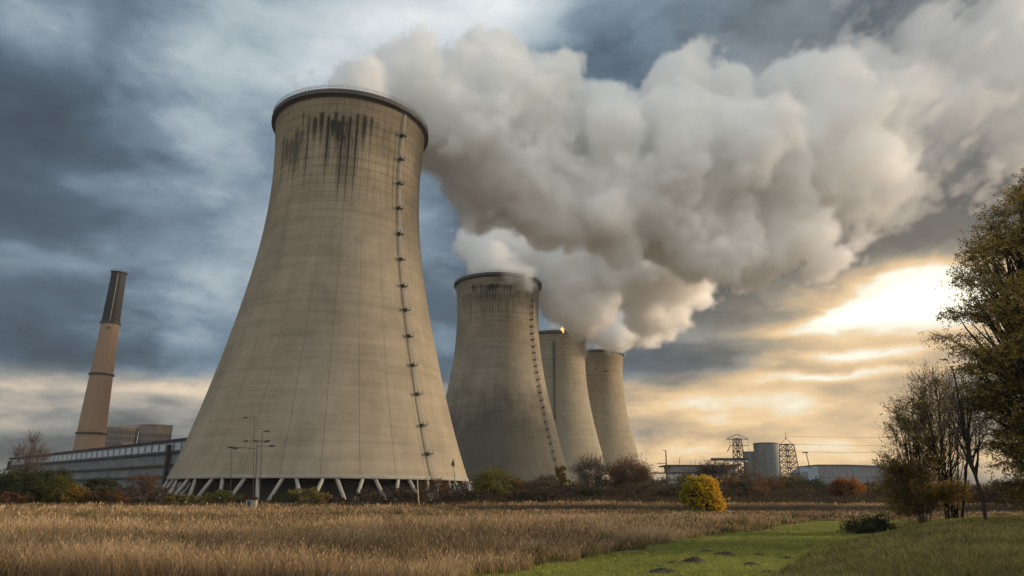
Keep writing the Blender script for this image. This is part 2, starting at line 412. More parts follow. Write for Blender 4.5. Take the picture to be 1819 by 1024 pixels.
def mesh_np(name, v, f, mat, parent=None, smooth=False, tint=None, attrs=None):
    v = np.asarray(v, np.float32).reshape(-1, 3); f = np.asarray(f, np.int32); k = f.shape[1]
    me = bpy.data.meshes.new(name); me.vertices.add(len(v)); me.vertices.foreach_set('co', v.ravel())
    me.loops.add(f.size); me.loops.foreach_set('vertex_index', f.ravel())
    me.polygons.add(len(f)); me.polygons.foreach_set('loop_start', np.arange(0, f.size, k, dtype=np.int32))
    me.update(calc_edges=True)
    if smooth: me.polygons.foreach_set('use_smooth', np.ones(len(f), bool))
    if tint is not None: attrs = dict(attrs or {}, tint=tint)
    for nm, a in (attrs or {}).items():
        at_ = me.attributes.new(nm, 'FLOAT', 'POINT'); at_.data.foreach_set('value', np.asarray(a, np.float32).ravel())
    for m in (mat if isinstance(mat, (list, tuple)) else [mat]): me.materials.append(m)
    o = bpy.data.objects.new(name, me); C.objects.link(o)
    if parent is not None: o.parent = parent
    return o
def terrain():
    ys = np.concatenate([[-4000, -1200, -300, -80, -20], np.arange(-5, 14, 1.5), np.arange(14, 60, .35), np.arange(60, 100, .6), np.arange(100, 200, 4), [230, 280, 350, 450, 600, 900, 1500, 3000, 9000]])
    xs = np.concatenate([[-9000, -3000, -1200, -600, -350, -220, -160, -120], np.arange(-95, -30, 2.5), np.arange(-30, 45, .45), np.arange(45, 100, 2.5), [120, 160, 220, 350, 600, 1200, 3000, 9000]])
    X, Y = np.meshgrid(xs, ys); Z = height(X, Y)
    v = np.stack([X, Y, Z], -1).reshape(-1, 3); n = len(xs)
    i, j = np.meshgrid(np.arange(len(ys)-1), np.arange(n-1), indexing='ij'); a = (i*n+j).ravel()
    f = np.stack([a, a+1, a+n+1, a+n], 1)
    lm = lawn_mask(X, Y).ravel(); md = (sm(mound_d(X, Y), -.4, .8)*sm(Y, 60, 48)*sm(Y, -30, 5)).ravel()
    bd = Y-bank_y(X); soil = (sm(bd, -1.2, .1)*sm(bd, 2.4, 1.4)*sm(X, -14, 2)).ravel()
    m, t, b = newmat('ground')
    tc = t.node('ShaderNodeTexCoord'); P = V(t, tc.outputs['Object'])
    def at_(nm):
        n_ = t.node('ShaderNodeAttribute', attribute_name=nm); return V(t, n_.outputs['Fac'])
    n1 = t.noise(P, .35, 6, .65); n2 = t.noise(P, 4., 6, .7); n3 = t.noise(P, .06, 4, .6)
    tan = t.ramp(n1*.6+n2*.4, [(.3, (.045, .030, .016)), (.5, (.11, .075, .04)), (.7, (.19, .135, .07))])
    tan = t.mix(t.sstep(n3, .45, .6)*.5, tan, (.07, .05, .025, 1))
    grn = t.ramp(n1*.45+n2*.55, [(.32, (.04, .046, .012)), (.5, (.11, .125, .026)), (.68, (.19, .195, .048))])
    mnd = t.ramp(n1*.5+n2*.5, [(.35, (.03, .03, .013)), (.52, (.06, .06, .022)), (.7, (.11, .095, .045))])
    sl = t.ramp(n2, [(.35, (.014, .010, .007)), (.65, (.045, .032, .02))])
    c = t.mix(at_('lawn'), tan, grn); c = t.mix(at_('mound'), c, mnd); c = t.mix(at_('soil'), c, sl)
    t.put(b.inputs['Base Color'], c); b.inputs['Roughness'].default_value = 1; b.inputs['Specular IOR Level'].default_value = .1
    bp = t.node('ShaderNodeBump'); bp.inputs['Strength'].default_value = .8; bp.inputs['Distance'].default_value = .1
    t.put(bp.inputs['Height'], n2+n1); t.l.new(bp.outputs[0], b.inputs['Normal'])
    o = mesh_np('ground', v, f, m, smooth=True, attrs=dict(lawn=lm, mound=md, soil=soil))
    tag(o, 'flat ground of dry field, green lawn and low grassy mound', 'ground', kind='structure')
terrain()
# ------------------------------------------------------------------ grass
def blade_mat(name, stops, trans=.25):
    m, t, b = newmat(name); n_ = t.node('ShaderNodeAttribute', attribute_name='tint')
    col = t.ramp(V(t, n_.outputs['Fac']), stops); t.put(b.inputs['Base Color'], col)
    b.inputs['Roughness'].default_value = .75; b.inputs['Specular IOR Level'].default_value = .2
    tr = t.node('ShaderNodeBsdfTranslucent'); t.put(tr.inputs[0], col)
    mx = t.node('ShaderNodeMixShader'); mx.inputs[0].default_value = trans
    t.l.new(b.outputs[0], mx.inputs[1]); t.l.new(tr.outputs[0], mx.inputs[2]); t.l.new(mx.outputs[0], t.n['Material Output'].inputs[0])
    return m
def blades(name, label, x, y, h, w, tint, mat, lean=.35, seed=1, heads=0.):
    r = np.random.RandomState(seed); n = len(x); z = height(x, y)-.02
    a = r.rand(n)*2*pi; wx, wy = np.cos(a)*w/2, np.sin(a)*w/2
    la = r.rand(n)*6.28+.0; ll = h*lean*(.3+r.rand(n)); lx, ly = np.cos(la)*ll, np.sin(la)*ll
    z0 = np.stack([x, y, z], 1); up = np.stack([lx*.3, ly*.3, h*.6], 1); tip = np.stack([lx, ly, h], 1); wv = np.stack([wx, wy, 0*wx], 1)
    v = np.stack([z0-wv, z0+wv, z0+up+wv*.8, z0+up-wv*.8, z0+tip+wv*.18, z0+tip-wv*.18], 1)
    base = np.arange(n)[:, None]*6
    f = np.concatenate([base+np.array([0, 1, 2, 3]), base+np.array([3, 2, 4, 5])], 0)
    t_ = np.repeat(tint, 6).reshape(-1, 6)*np.array([.82, .82, 1, 1, 1.05, 1.05])
    v = v.reshape(-1, 3); t_ = t_.ravel()
    if heads:
        k = r.rand(n) < heads*np.clip(26/np.maximum(y, 1), .1, 1); c = (z0+tip*.97)[k]; m_ = len(c); hs = (w[k]*2.1)[:, None]; aa = r.rand(m_)*6.28
        sx = np.stack([np.cos(aa), np.sin(aa), 0*aa], 1)*hs*.5; sz = np.stack([.3*np.cos(aa), .3*np.sin(aa), 1+0*aa], 1)*hs*1.5
        b2 = len(v)+np.arange(m_)[:, None]*4; v = np.concatenate([v, np.stack([c-sz, c+sx, c+sz, c-sx], 1).reshape(-1, 3)]); f = np.concatenate([f, b2+np.array([0, 1, 2, 3])])
        t_ = np.concatenate([t_, np.repeat(tint[k]+.22, 4)])
    o = mesh_np(name, v, f, mat, tint=np.clip(t_, 0, 1))
    return tag(o, label, 'grass', kind='stuff')
def scatter(n, y0, y1, side=.80, seed=0, p=1.15):
    r = np.random.RandomState(seed); u = r.rand(n); e = 1-p
    y = ((1-u)*y0**e+u*y1**e)**(1/e) if abs(e) > 1e-3 else y0*(y1/y0)**u
    x = (r.rand(n)*2-1)*(side*y+2)
    return x, y, r
G_TAN = blade_mat('dry_grass', [(0, (.032, .022, .011)), (.3, (.115, .074, .035)), (.6, (.265, .170, .082)), (1, (.50, .35, .20))])
G_GRN = blade_mat('green_grass', [(0, (.055, .058, .012)), (.4, (.165, .18, .032)), (.75, (.29, .29, .056)), (1, (.42, .37, .14))])
G_MND = blade_mat('mound_grass', [(0, (.032, .031, .011)), (.4, (.095, .088, .029)), (.75, (.19, .165, .063)), (1, (.38, .30, .16))])
def make_grass(k=1.):
    x, y, r = scatter(int(560000*k), 14.5, 98, seed=2)
    msk = (lawn_mask(x, y) < .5) & (mound_d(x, y) < np.where(y < 47, .3, 99)) & (y < bank_y(x)+14)
    x, y = x[msk], y[msk]; n = len(x)
    big = wave(x, y*1.6, 14, 21); med = wave(x, y, 3.2, 22); sml = wave(x, y, .9, 23)
    dirt = sm(y, 50, 56)*sm(y, 86, 78)*sm(x, -26, -16)                      # thin browner strip before the bank
    nearlawn = sm(lawn_left(y)-x, 3.5, .4)
    h = (.38+.17*big+.15*med+.10*sml+.14*r.randn(n))*(1-.55*dirt)*(1-.35*nearlawn)*(1-.25*sm(y, 25, 60))
    fine = wave(x, y, .38, 24)*sm(y, 60, 30); tint0 = .12*fine; h = h*(1+.22*fine); gap = sml+med*.7+.35*r.randn(n); h = h*np.where(gap < -.75, .45, 1)
    flat = sm(wave(x, y*1.3, 6.5, 27)+.3*sml, .4, .8)*sm(y, 17, 22); h = h*(1-.5*flat)
    h = np.clip(h, .06, 1.0)
    tint = .47+tint0+.30*big+.20*med+.17*sml+.20*r.randn(n)-.16*flat-.20*dirt+np.where(r.rand(n) < .05, .3, 0)
    swale = sm(y, 40, 45)*sm(y, 56, 50)*sm(x, 2, -8); tint = tint-.2*swale
    bd = y-bank_y(x); rb = sm(x, -14, 2); tint = tint-.35*rb*sm(bd, -1.5, -.2)*sm(bd, 2.0, 1.2); h = h*(1-.6*rb*sm(bd, -1.2, -.2)*sm(bd, 2.2, 1.6)); tint = tint-.28*(1-rb)*sm(bd, 3, 6)
    blades('dry_grass', 'tall tan dry grass covering the field', x, y, h, .0007*y*(.7+.6*r.rand(n)), np.clip(tint, 0, 1), G_TAN, .6, 3, .16)
    # tufts of green at the foot of the dry grass by the lawn
    x, y, r = scatter(int(420000*k), 14.5, 54, side=.72, seed=5)
    lm = lawn_mask(x, y); msk = ((lm > .35) | ((lawn_left(y)-x > -.5) & (lawn_left(y)-x < 2.2+1.5*wave(x, y, 3, 9)) & (r.rand(len(x)) < .35))) & (mound_d(x, y) < .9); x, y = x[msk], y[msk]; n = len(x)
    big = wave(x, y, 6, 31); sml = wave(x, y, .8, 32); out_ = lawn_mask(x, y) < .4
    h = np.clip(.045+.018*big+.02*sml+.02*r.randn(n), .015, .14)*np.where(out_, 3.2, 1)
    tint = .55+.15*big+.15*sml+.15*r.randn(n)-np.where(out_, .15, 0)
    blades('lawn_grass', 'short green lawn grass between dry field and mound', x, y, h, .0008*y*(.7+.6*r.rand(n)), np.clip(tint, 0, 1), G_GRN, .7, 6)
    x, y, r = scatter(int(1050000*k), 8.5, 60, side=1.2, seed=7)
    msk = (mound_d(x, y) > -.1) & ((y < 50) | (x > 30)); x, y = x[msk], y[msk]; n = len(x)
    big = wave(x, y, 5, 41); sml = wave(x, y, .8, 42); green = sm(y, 24, 32)*sm(y, 42, 36)
    h = np.clip(.11+.035*big+.03*sml+.04*r.randn(n)-.03*green, .03, .32)
    tint = .42+.12*big+.14*sml+.17*r.randn(n)+.0*green
    g = r.rand(n) < .45*green+.12
    for sel, nm, lb, mt in ((~g, 'mound_grass', 'rough dark olive and straw grass on the low mound', G_MND), (g, 'mound_grass', 'fresher green grass blades mixed in over the mound crest', G_GRN)):
        blades(nm, lb, x[sel], y[sel], h[sel], .0008*y[sel]*(.7+.6*r.rand(sel.sum())), np.clip(tint[sel], 0, 1), mt, .6, 8)
make_grass(GRASS_K)
def weeds():
    r = np.random.RandomState(91); X = []; Y = []
    for _ in range(420):
        y0 = 15.5*(60/15.5)**r.rand(); x0 = (r.rand()*2-1)*(.78*y0+1)
        if lawn_mask(x0, y0) > .3 or mound_d(x0, y0) > -.3: continue
        k = 70; X.append(x0+r.randn(k)*.16); Y.append(y0+r.randn(k)*.16)
    x, y = np.concatenate(X), np.concatenate(Y); n = len(x); r2 = np.random.RandomState(92)
    blades('field_weeds', 'scattered darker green and brown weeds among the dry grass', x, y, np.clip(.3+.12*r2.randn(n), .08, .62), .0011*y, np.clip(.33+.2*r2.randn(n), 0, 1), G_MND, .9, 93, .2)
weeds()
M_SOIL = simple('molehill_soil', (.026, .018, .012), .95, 0, .5, 9, .8)
for i, (px, py, w, lb) in enumerate([
        (1234, 999, 52, 'largest dark molehill on the lawn, broad and lumpy'), (1334, 1003, 38, 'neat round molehill right of the largest one'),
        (1178, 1018, 62, 'wide flat molehill nearest the camera on the lawn'), (1399, 989, 34, 'small molehill close to the foot of the mound'),
        (1347, 984, 26, 'low molehill behind the neat round one'), (1290, 985, 44, 'long low molehill in the middle of the lawn'),
        (1198, 1001, 36, 'flat crumbling molehill just left of the largest one'), (1255, 981, 30, 'faint flattened molehill behind the largest one'),
        (1437, 968, 20, 'tiny farthest molehill on the lawn toward the dark bush'), (1365, 1018, 34, 'low molehill at the front edge of the mound')]):
    p = gnd(px, py); w = w/F*p[1]*.85; r = np.random.RandomState(i+70); nr, na = 9, 26
    v = []; f = []
    for a in range(nr):
        for k in range(na):
            rr = a/(nr-1); th = 2*pi*k/na; lump = 1+.16*sin(3*th+i)+.1*sin(7*th+i*2)+.06*r.randn()
            hh = (.15 if i in (0, 1) else .09)*w*(1-rr**2)**1.2+(.02*w*r.randn() if a < nr-1 else -.03)
            v.append((p[0]+w*.5*rr*lump*cos(th), p[1]+w*.5*rr*lump*sin(th), hz(p[0], p[1])+hh))
    for a in range(nr-1):
        for k in range(na): f.append((a*na+k, a*na+(k+1) % na, (a+1)*na+(k+1) % na, (a+1)*na+k))
    tag(link_mesh('molehill', v, f, M_SOIL, None, True), lb, 'molehill', 'molehills on the lawn')
# ------------------------------------------------------------------ buildings and masts
M_CHIM = simple('chimney_concrete', (.215, .142, .09), var=.16, scale=.5)
M_CHIMTOP = simple('chimney_soot', (.014, .013, .013), var=.5, scale=.7)
M_STEEL = simple('weathered_steel', (.028, .025, .021), .6, .4)
M_GLASSW = simple('pale_glazing', (.62, .66, .70), .3, 0, .12)
M_WHITE = simple('white_sheet', (.62, .63, .62), .5, 0, .12)
def banded(name, c1, c2, ribs, axis=0, dirt=.3, scale=.2, rough=.6):
    """corrugated sheet: fine ribs across object X (or Y), streaked dirt"""
    m, t, b = newmat(name); tc = t.node('ShaderNodeTexCoord'); P = V(t, tc.outputs['Object']); x, y, z = t.xyz(P)
    u = (x, y)[axis]
    f = t.math('FRACT', u*ribs); l = t.sstep(t.math('ABSOLUTE', f-.5), .36, .5)
    st = t.noise(t.comb(u*.6, y*.1, z*.12), 1.5, 6, .65); n = t.noise(P, scale, 5, .6)
    c = t.mix(t.sstep(st*.6+n*.4, .35, .62), c1, c2)
    c = t.mix(l*.4, c, (.03, .03, .03, 1)); t.put(b.inputs['Base Color'], c); b.inputs['Roughness'].default_value = rough
    return m
# --- chimney
def chimney():
    cx, cy = -209.76, 349.9; root = empty('chimney', (cx, cy, 0), 'tall tapering beige chimney with black top section at the far left', 'chimney')
    n = 12
    def R(z): return float(np.interp(z, [0, 20, 86, 114.9], [7.9, 6.9, 4.35, 3.55]))
    def sect(z0, z1, k=8, dr=0): return [(R(z)+dr, z) for z in np.linspace(z0, z1, k)]
    def lath(prof, nm, mat, nn=n, ph=.35):
        b = MB(); b.lathe(prof, nn, a0=ph, a1=ph+2*pi); return b.build(nm, mat, root, False)
    lath(sect(-.5, 87.2), 'shaft', M_CHIM); lath(sect(87.2, 114.9, 6, .02)+[(2.9, 114.9), (2.8, 108)], 'black_top', M_CHIMTOP)
    for z in (30.7, 60.2, 87.2):
        lath([(R(z)+.0, z-.45), (R(z)+.5, z-.4), (R(z)+.5, z+.4), (R(z), z+.45)], 'steel_band', M_DARK, 36)
    b = MB()
    for k in range(20):
        a = 2*pi*k/20; b.box(((3.85)*cos(a), 3.85*sin(a), 115.3), (.12, .12, 1.2), a)
    b.lathe([(3.8, 115.8), (3.9, 115.8), (3.9, 115.95), (3.8, 115.95), (3.8, 115.8)], 36); b.lathe([(3.55, 114.6), (4.1, 114.7), (4.1, 114.95), (3.4, 114.95)], 36)
    b.build('top_gallery', M_RIM, root)
    b = MB(); a = math.atan2(-cy, -cx)-.1
    b.tube([((R(z)+.25)*cos(a), (R(z)+.25)*sin(a), z) for z in np.linspace(87.8, 113.5, 8)], .16, 6); b.build('ladder', M_LEG, root)
    b = MB(); b.box((R(103)*cos(a)+.3, R(84)*sin(a), 84), (.9, .9, .9)); b.build('vent_box', M_DARK, root)
chimney()
# --- long sheet clad hall running away to the left behind the nearest tower
def long_hall():
    A = at(327, 880, 217.)[:2]; A = np.array([gx(327, 219), 219.]); Bp = np.array([gx(140, 291), 291.])
    Bp = np.array([-247., 349.])
    d = (Bp-A); L = np.linalg.norm(d); d /= L; ang = math.atan2(-d[1], -d[0])
    root = empty('factory_hall', (Bp[0], Bp[1], 0), 'long grey blue sheet clad hall with dark horizontal beams left of nearest tower', 'industrial hall', rz=ang)
    m = banded('hall_sheet', (.06, .062, .064, 1), (.155, .165, .175, 1), .42)
    Hh = 18.3
    b = MB(); b.box((L/2, 6, Hh/2), (L, 12, Hh)); b.build('wall', m, root)
    b = MB(); b.box((L/2, 6, Hh+.25), (L+1., 13.4, .5)); b.build('roof', M_DARK, root)
    for z, th in ((14.6, .75), (10.6, .75), (7.1, .8), (3.6, .7)):
        b = MB(); b.box((L/2, -.35, z), (L+.4, .7, th)); b.build('beam', M_DARK, root)
    for x in (L*.93, L*.02):
        b = MB(); b.box((x, -1., Hh/2-.6), (1.2, 1.0, Hh-1.2)); b.build('column', M_DARK, root)
    # rows of high windows between the beams
    for k in range(34):
        x = L*.04+L*.94*k/33
        b = MB(); b.box((x, -.03, 16.4), (L/50, .06, 2.2)); b.build('window', simple_glass, root)
simple_glass = simple('hazy_window', (.30, .35, .40), .25, 0, .2, .3)
long_hall()
def annex():
    p = (gx(74, 352), 345.); root = empty('annex_building', (*p, 0), 'small pale flat roofed annex at the far left end of hall', 'building', rz=.1)
    b = MB(); b.box((-6, 5, 6.5), (18, 10, 13)); b.build('wall', banded('annex_sheet', (.4, .43, .46, 1), (.55, .58, .6, 1), .5), root)
    b = MB(); b.box((-6, 5, 13.2), (19, 11, .4)); b.build('roof', M_DARK, root)
    b = MB(); b.box((1.5, -4, 8), (7, 10, 19)); b.build('end_block', M_WHITE, root)
    for k in range(5):
        b = MB(); b.box((-14+k*4, -.04, 9), (2, .08, 2)); b.build('window', simple_glass, root)
annex()
# --- curved office block with window grid
def office():
    Y = 430.; c = np.array([at(244, 780, Y)[0], Y]); root = empty('office_block', (*c, 0), 'curved brown concrete block with rows of square windows behind the hall', 'office building', rz=math.atan2(-c[0], Y)*1.)
    mw = simple('brown_facade', (.17, .135, .105), .85, 0, .25, .4); mg = simple('dark_window', (.05, .048, .045), .3, 0, .3)
    def curved(x0, x1, z0, z1, bow, dep, nseg, name, mat):
        xs = np.linspace(x0, x1, nseg+1); w = (x1-x0)/2; xm = (x0+x1)/2
        f = lambda x: -bow*(1-((x-xm)/w)**2)
        vs = []; fs = []
        for x in xs: vs += [(x, f(x), z0), (x, f(x), z1), (x, dep, z1), (x, dep, z0)]
        for i in range(nseg):
            a = i*4; b_ = a+4
            for k in range(4): fs.append((a+k, b_+k, b_+(k+1) % 4, a+(k+1) % 4))
        fs += [(3, 2, 1, 0), tuple(4*nseg+k for k in range(4))]
        return link_mesh(name, vs, fs, mat, root), f
    def block(x0, x1, top, cols, zr):
        o, f = curved(x0, x1, 0, top, 4, 14, cols, 'wall', mw)
        curved(x0-.3, x1+.3, top-.1, top+.7, 4.4, 14.4, cols, 'parapet', M_LEG)
        for z in zr:
            for k in range(cols):
                xa, xb = x0+(x1-x0)*(k+.16)/cols, x0+(x1-x0)*(k+.84)/cols; v = []
                for (x, zz) in ((xa, z), (xb, z), (xb, z+2.5), (xa, z+2.5)): v.append((x, f(x)-.12, zz))
                for (x, zz) in ((xa, z), (xb, z), (xb, z+2.5), (xa, z+2.5)): v.append((x, f(x)+.3, zz))
                fr = link_mesh('window', v, [(0, 1, 2, 3), (0, 4, 5, 1), (1, 5, 6, 2), (2, 6, 7, 3), (3, 7, 4, 0)], mg, root)
    block(-19.8, -.2, 40.3, 12, (36.2, 32.6, 29.2, 25.8)); block(.2, 18.5, 42.6, 10, (35.0, 31.6))
    b = MB(); b.box((-4, 5, 41.8), (12, 5, 1.6)); b.build('roof_plant', M_LEG, root)
    # lighter stepped lower storeys in front
    b = MB(); b.box((6, -6.5, 15.5), (27, 4, 31)); b.build('lower_wing', M_LEG, root)
office()
# --- right-hand industry
def silos():
    Y = 520.; mt = banded('silo_sheet', (.085, .10, .11, 1), (.13, .145, .155, 1), .25, rough=.8)
    for (xa, xb, top, lb) in ((1338, 1381, 787.5, 'taller wide grey concrete silo beside the lattice mast'), (1325.5, 1350, 801.5, 'shorter narrow grey silo joined left of the taller one')):
        a, b_ = at(xa, top, Y)[0], at(xb, top, Y)[0]; r = (b_-a)/2; tz = at((xa+xb)/2, top, Y)[2]
        root = empty('silo', ((a+b_)/2, Y+(8 if top > 800 else 0), 0), lb, 'silo', 'two grey silos')
        b = MB(); b.lathe([(r*1.04, -.5), (r, tz*.5), (r*.97, tz-.4)], 48); b.build('wall', mt, root, True)
        b = MB(); b.lathe([(r*.965, tz-.5), (r*1.0, tz-.4), (r*1.0, tz), (r*.9, tz+.25), (.05, tz+.5)], 48); b.build('roof', M_DARK, root)
silos()
def seg(b, p, q, r): b.tube([p, q], r, 4)
def lattice(name, label, px, top, wb, wt, Y, zt_px, arms, wire=None, mess=0):
    xc = at(px, zt_px, Y)[0]; zt = at(px, top, Y)[2]; root = empty(name, (xc, Y, 0), label, 'pylon', 'lattice pylons behind the trees', rz=.3)
    b = MB(); zb = at(px, zt_px, Y)[2]; n = 9; zs = np.linspace(0, zb, n+1); w = lambda z: wb+(wt-wb)*z/zb
    cs = [(-1, -1), (1, -1), (1, 1), (-1, 1)]
    for cx, cy in cs: seg(b, (cx*w(0), cy*w(0), 0), (cx*w(zb), cy*w(zb), zb), .34)
    for i in range(n):
        z0, z1 = zs[i], zs[i+1]
        for k in range(4):
            (ax, ay), (bx, by) = cs[k], cs[(k+1) % 4]; w0, w1 = w(z0), w(z1)
            seg(b, (ax*w0, ay*w0, z0), (bx*w1, by*w1, z1), .19); seg(b, (bx*w0, by*w0, z0), (ax*w1, ay*w1, z1), .19)
            seg(b, (ax*w1, ay*w1, z1), (bx*w1, by*w1, z1), .19)
            if mess:
                zm = (z0+z1)/2; wm = w(zm); seg(b, (ax*wm, ay*wm, zm), ((ax+bx)/2*w1, (ay+by)/2*w1, z1), .12); seg(b, (bx*wm, by*wm, zm), ((ax+bx)/2*w0, (ay+by)/2*w0, z0), .12)
    b.build('lattice_body', M_STEEL, root)
    return root, zt, zb
r_, zt, zb = lattice('power_pylon', 'lattice pylon with wide roof shaped crossarm left of the silos', 1309, 771, 3.9, 1.9, 470, 779, None)
Y = 470.; k = Y/F
b = MB(); seg(b, (-21*k*1, 0, zb-.6), (0, 0, zt), .2); seg(b, (23*k, 0, zb-.2), (0, 0, zt), .2); seg(b, (-21*k, 0, zb-.6), (23*k, 0, zb-.2), .2)
b.build('crossarm', M_STEEL, r_)
b = MB(); seg(b, (-14*k, 0, zb-12*k), (23*k, 0, zb-11*k), .16); seg(b, (-14*k, 0, zb-12*k), (-22*k, 0, zb-23*k), .3); b.build('lower_arm', M_STEEL, r_)
for x in (-15*k, 22*k):
    b = MB(); seg(b, (x, 0, zb-.6), (x, 0, zb-(13 if x < 0 else 22)*k), .1); b.build('hanger', M_STEEL, r_)
r2, zt, zb = lattice('power_pylon', 'bushy looking lattice pylon with spike on top right of the silos', 1397, 766, 5.2, 3.3, 480, 789, None, mess=1)
k = 480/F
b = MB(); seg(b, (0, 0, zb+8*k), (0, 0, zt), .16)
for s_ in (-1, 1):
    seg(b, (s_*12*k, 0, zb+1.5*k), (s_*2*k, 0, zb+8*k), .16); seg(b, (s_*2*k, 0, zb+8*k), (0, 0, zb+13*k), .16)
seg(b, (-17*k, 0, zb+.1), (14*k, 0, zb+.1), .2); b.build('spire', M_STEEL, r2)
def wires():
    for (ya, yb, lb) in ((775, 772, 'highest thin power line running right from the pylons'), (789, 787, 'middle thin power line running right from the pylons'), (802, 799, 'lowest thin power line running right from the pylons')):
        p = at(1405, ya, 480); q = at(1900, yb, 440); b = MB(); pts = []
        for i in range(17):
            t_ = i/16; w = p*(1-t_)+q*t_; w[2] -= 1.0*4*t_*(1-t_); pts.append(w)
        b.tube(pts, .07, 4); tag(b.build('power_line', M_STEEL), lb, 'power line', 'power lines on the right')
wires()
def hangar():
    Y = 500.; x0, x1 = at(1438, 840, Y)[0], at(1600, 840, Y)[0]; z = at(1440, 829, Y)[2]
    root = empty('warehouse', (x0, Y, 0), 'long grey blue warehouse with gently bowed roof at the right', 'warehouse')
    m = banded('warehouse_sheet', (.09, .105, .12, 1), (.14, .155, .17, 1), .3); L = x1-x0+16
    b = MB(); n = 20; vs = []; fs = []
    top = lambda u: z+1.0-2.2*max(u-.3, 0)*1.2
    for i in range(n+1):
        u = i/n; x = 6+(L-6)*u; vs += [(x, 0, 0), (x, 0, top(u)), (x, 34, top(u)), (x, 34, 0)]
    for i in range(n):
        a = i*4; fs += [(a, a+4, a+5, a+1), (a+3, a+2, a+6, a+7)]
    b.add(vs, fs); b.build('wall', m, root)
    b = MB(); vs = []; fs = []
    for i in range(n+1):
        u = i/n; x = 5.6+(L-5)*u; vs += [(x, -.8, top(u)), (x, -.8, top(u)+.6), (x, 34.5, top(u)+.6), (x, 34.5, top(u))]
    for i in range(n):
        a = i*4
        for k in range(4): fs.append((a+k, a+4+k, a+4+(k+1) % 4, a+(k+1) % 4))
    b.add(vs, fs); b.build('roof', M_DARK, root)
    vs = [(0, 3, 0), (0, 3, z-3.2), (6, 0, top(0)), (6, 0, 0), (0, 34, 0), (0, 34, z-3.2), (6, 34, top(0))]
    link_mesh('gable', vs, [(0, 3, 2, 1), (4, 0, 1, 5), (1, 2, 6, 5)], simple('blue_grey_gable', (.26, .33, .39), .6, 0, .1), root)
    for zz in (z*.42, z*.66):
        b = MB(); b.box((6+(L-6)/2, -.08, zz), (L-6.4, .12, .35)); b.build('cladding_rail', M_DARK, root)
    for u in (.33, .66):
        b = MB(); b.box((6+(L-6)*u, -.05, z*.45), (.4, .1, z*.88)); b.build('downpipe', M_DARK, root)
    # roof mast
    Ym = 498.; p = at(1441, 829, Ym); q = at(1440, 803, Ym); rt = empty('roof_mast', (p[0], Ym+6, p[2]-1), 'thin leaning mast with flat plate on top standing on the warehouse corner', 'mast')
    h = q[2]-p[2]
    b = MB(); b.tube([(1.2, 0, 0), (.8, 0, h*.5), (0, 0, h+1)], .28, 6); seg(b, (-1.6, 0, 0), (.8, 0, 3), .15); seg(b, (3, 0, 0), (.8, 0, 3), .15); b.build('mast_pole', M_STEEL, rt)
    b = MB(); b.box((-.5, 0, h+1.2), (3.6, 1.4, .7)); b.build('top_plate', M_STEEL, rt)
hangar()
def pavilion():
    Y = 430.; x0, x1 = at(1186, 830, Y)[0], at(1312, 830, Y)[0]; z = at(1190, 826, Y)[2]; L = x1-x0
    root = empty('terminal_building', (x0, Y, 0), 'low white glazed building with dark overhanging flat roof between trees', 'building')
    b = MB(); b.box((L/2, 10, z-.25), (L+2, 24, .7)); b.build('roof', M_DARK, root)
    n = 14; vs = []; fs = []
    for i in range(n+1):
        u = i/n; x = 2+(L-4)*u; d = 4.2-.8*u; vs += [(x, 0, z-.6), (x, 1.5, z-d), (x, 20, z-d), (x, 20, z-.6)]
    for i in range(n):
        a = i*4
        for k in range(4): fs.append((a+k, a+4+k, a+4+(k+1) % 4, a+(k+1) % 4))
    fs += [(3, 2, 1, 0), tuple(4*n+k for k in range(4))]
    link_mesh('soffit', vs, fs, simple('grey_soffit', (.30, .30, .29), .7), root)
    b = MB(); b.box((L/2-4, 6, (z-4.9)/2), (L-10, 8, z-4.9)); b.build('glass_wall', M_GLASSW, root)
    b = MB(); b.box((L/2-2, 5, z-4.6), (L+14, 11, .45)); b.build('lower_canopy', M_DARK, root)
    for k_ in range(9):
        b = MB(); b.tube([(L*.35+k_*L*.07, 4, z), (L*.35+k_*L*.07, 4, z+2.2+(k_ % 3)*.8)], .1, 5); b.build('roof_post', M_STEEL, root)
    for k_ in range(7):
        b = MB(); b.box((4+k_*(L-12)/6, 1.9, (z-4.9)/2), (.35, .3, z-4.9)); b.build('mullion', M_DARK, root)
pavilion()
def pole(name, label, px, top, Y, rad, arms, cat='pole', px_top=None, base=None, mat=None, group=None):
    xb = gx(px, Y); p = at(px_top if px_top else px, top, Y)
    root = empty(name, (xb, Y, hz(xb, Y)), label, cat, group); dx = p[0]-xb; zt = p[2]-hz(xb, Y)
    b = MB(); b.tube([(0, 0, -.3), (dx*.5, 0, zt*.5), (dx, 0, zt)], [rad, rad*.9, rad*.7], 8); b.build('pole_shaft', mat or M_STEEL, root)
    for (f, l, h, hd) in arms:                              # fraction of height, signed length, rise, lamp head
        z = zt*f; b = MB(); b.tube([(dx*f, 0, z), (dx*f+l*.5, 0, z+h*.7), (dx*f+l, 0, z+h)], rad*.45, 6); a = b.build('arm', M_STEEL, root)
        if hd:
            b = MB(); s_ = 1 if l > 0 else -1
            b.add([(dx*f+l-.1*s_, -.16, z+h+.12), (dx*f+l-.1*s_, .16, z+h+.12), (dx*f+l+.75*s_*hd, .12, z+h+.05), (dx*f+l+.75*s_*hd, -.12, z+h+.05),
                   (dx*f+l-.1*s_, -.24, z+h-.16), (dx*f+l-.1*s_, .24, z+h-.16), (dx*f+l+.8*s_*hd, .18, z+h-.1), (dx*f+l+.8*s_*hd, -.18, z+h-.1)],
                  [(0, 1, 2, 3), (7, 6, 5, 4), (0, 3, 7, 4), (1, 0, 4, 5), (2, 1, 5, 6), (3, 2, 6, 7)]); b.build('lamp_head', M_STEEL, a)
    return root
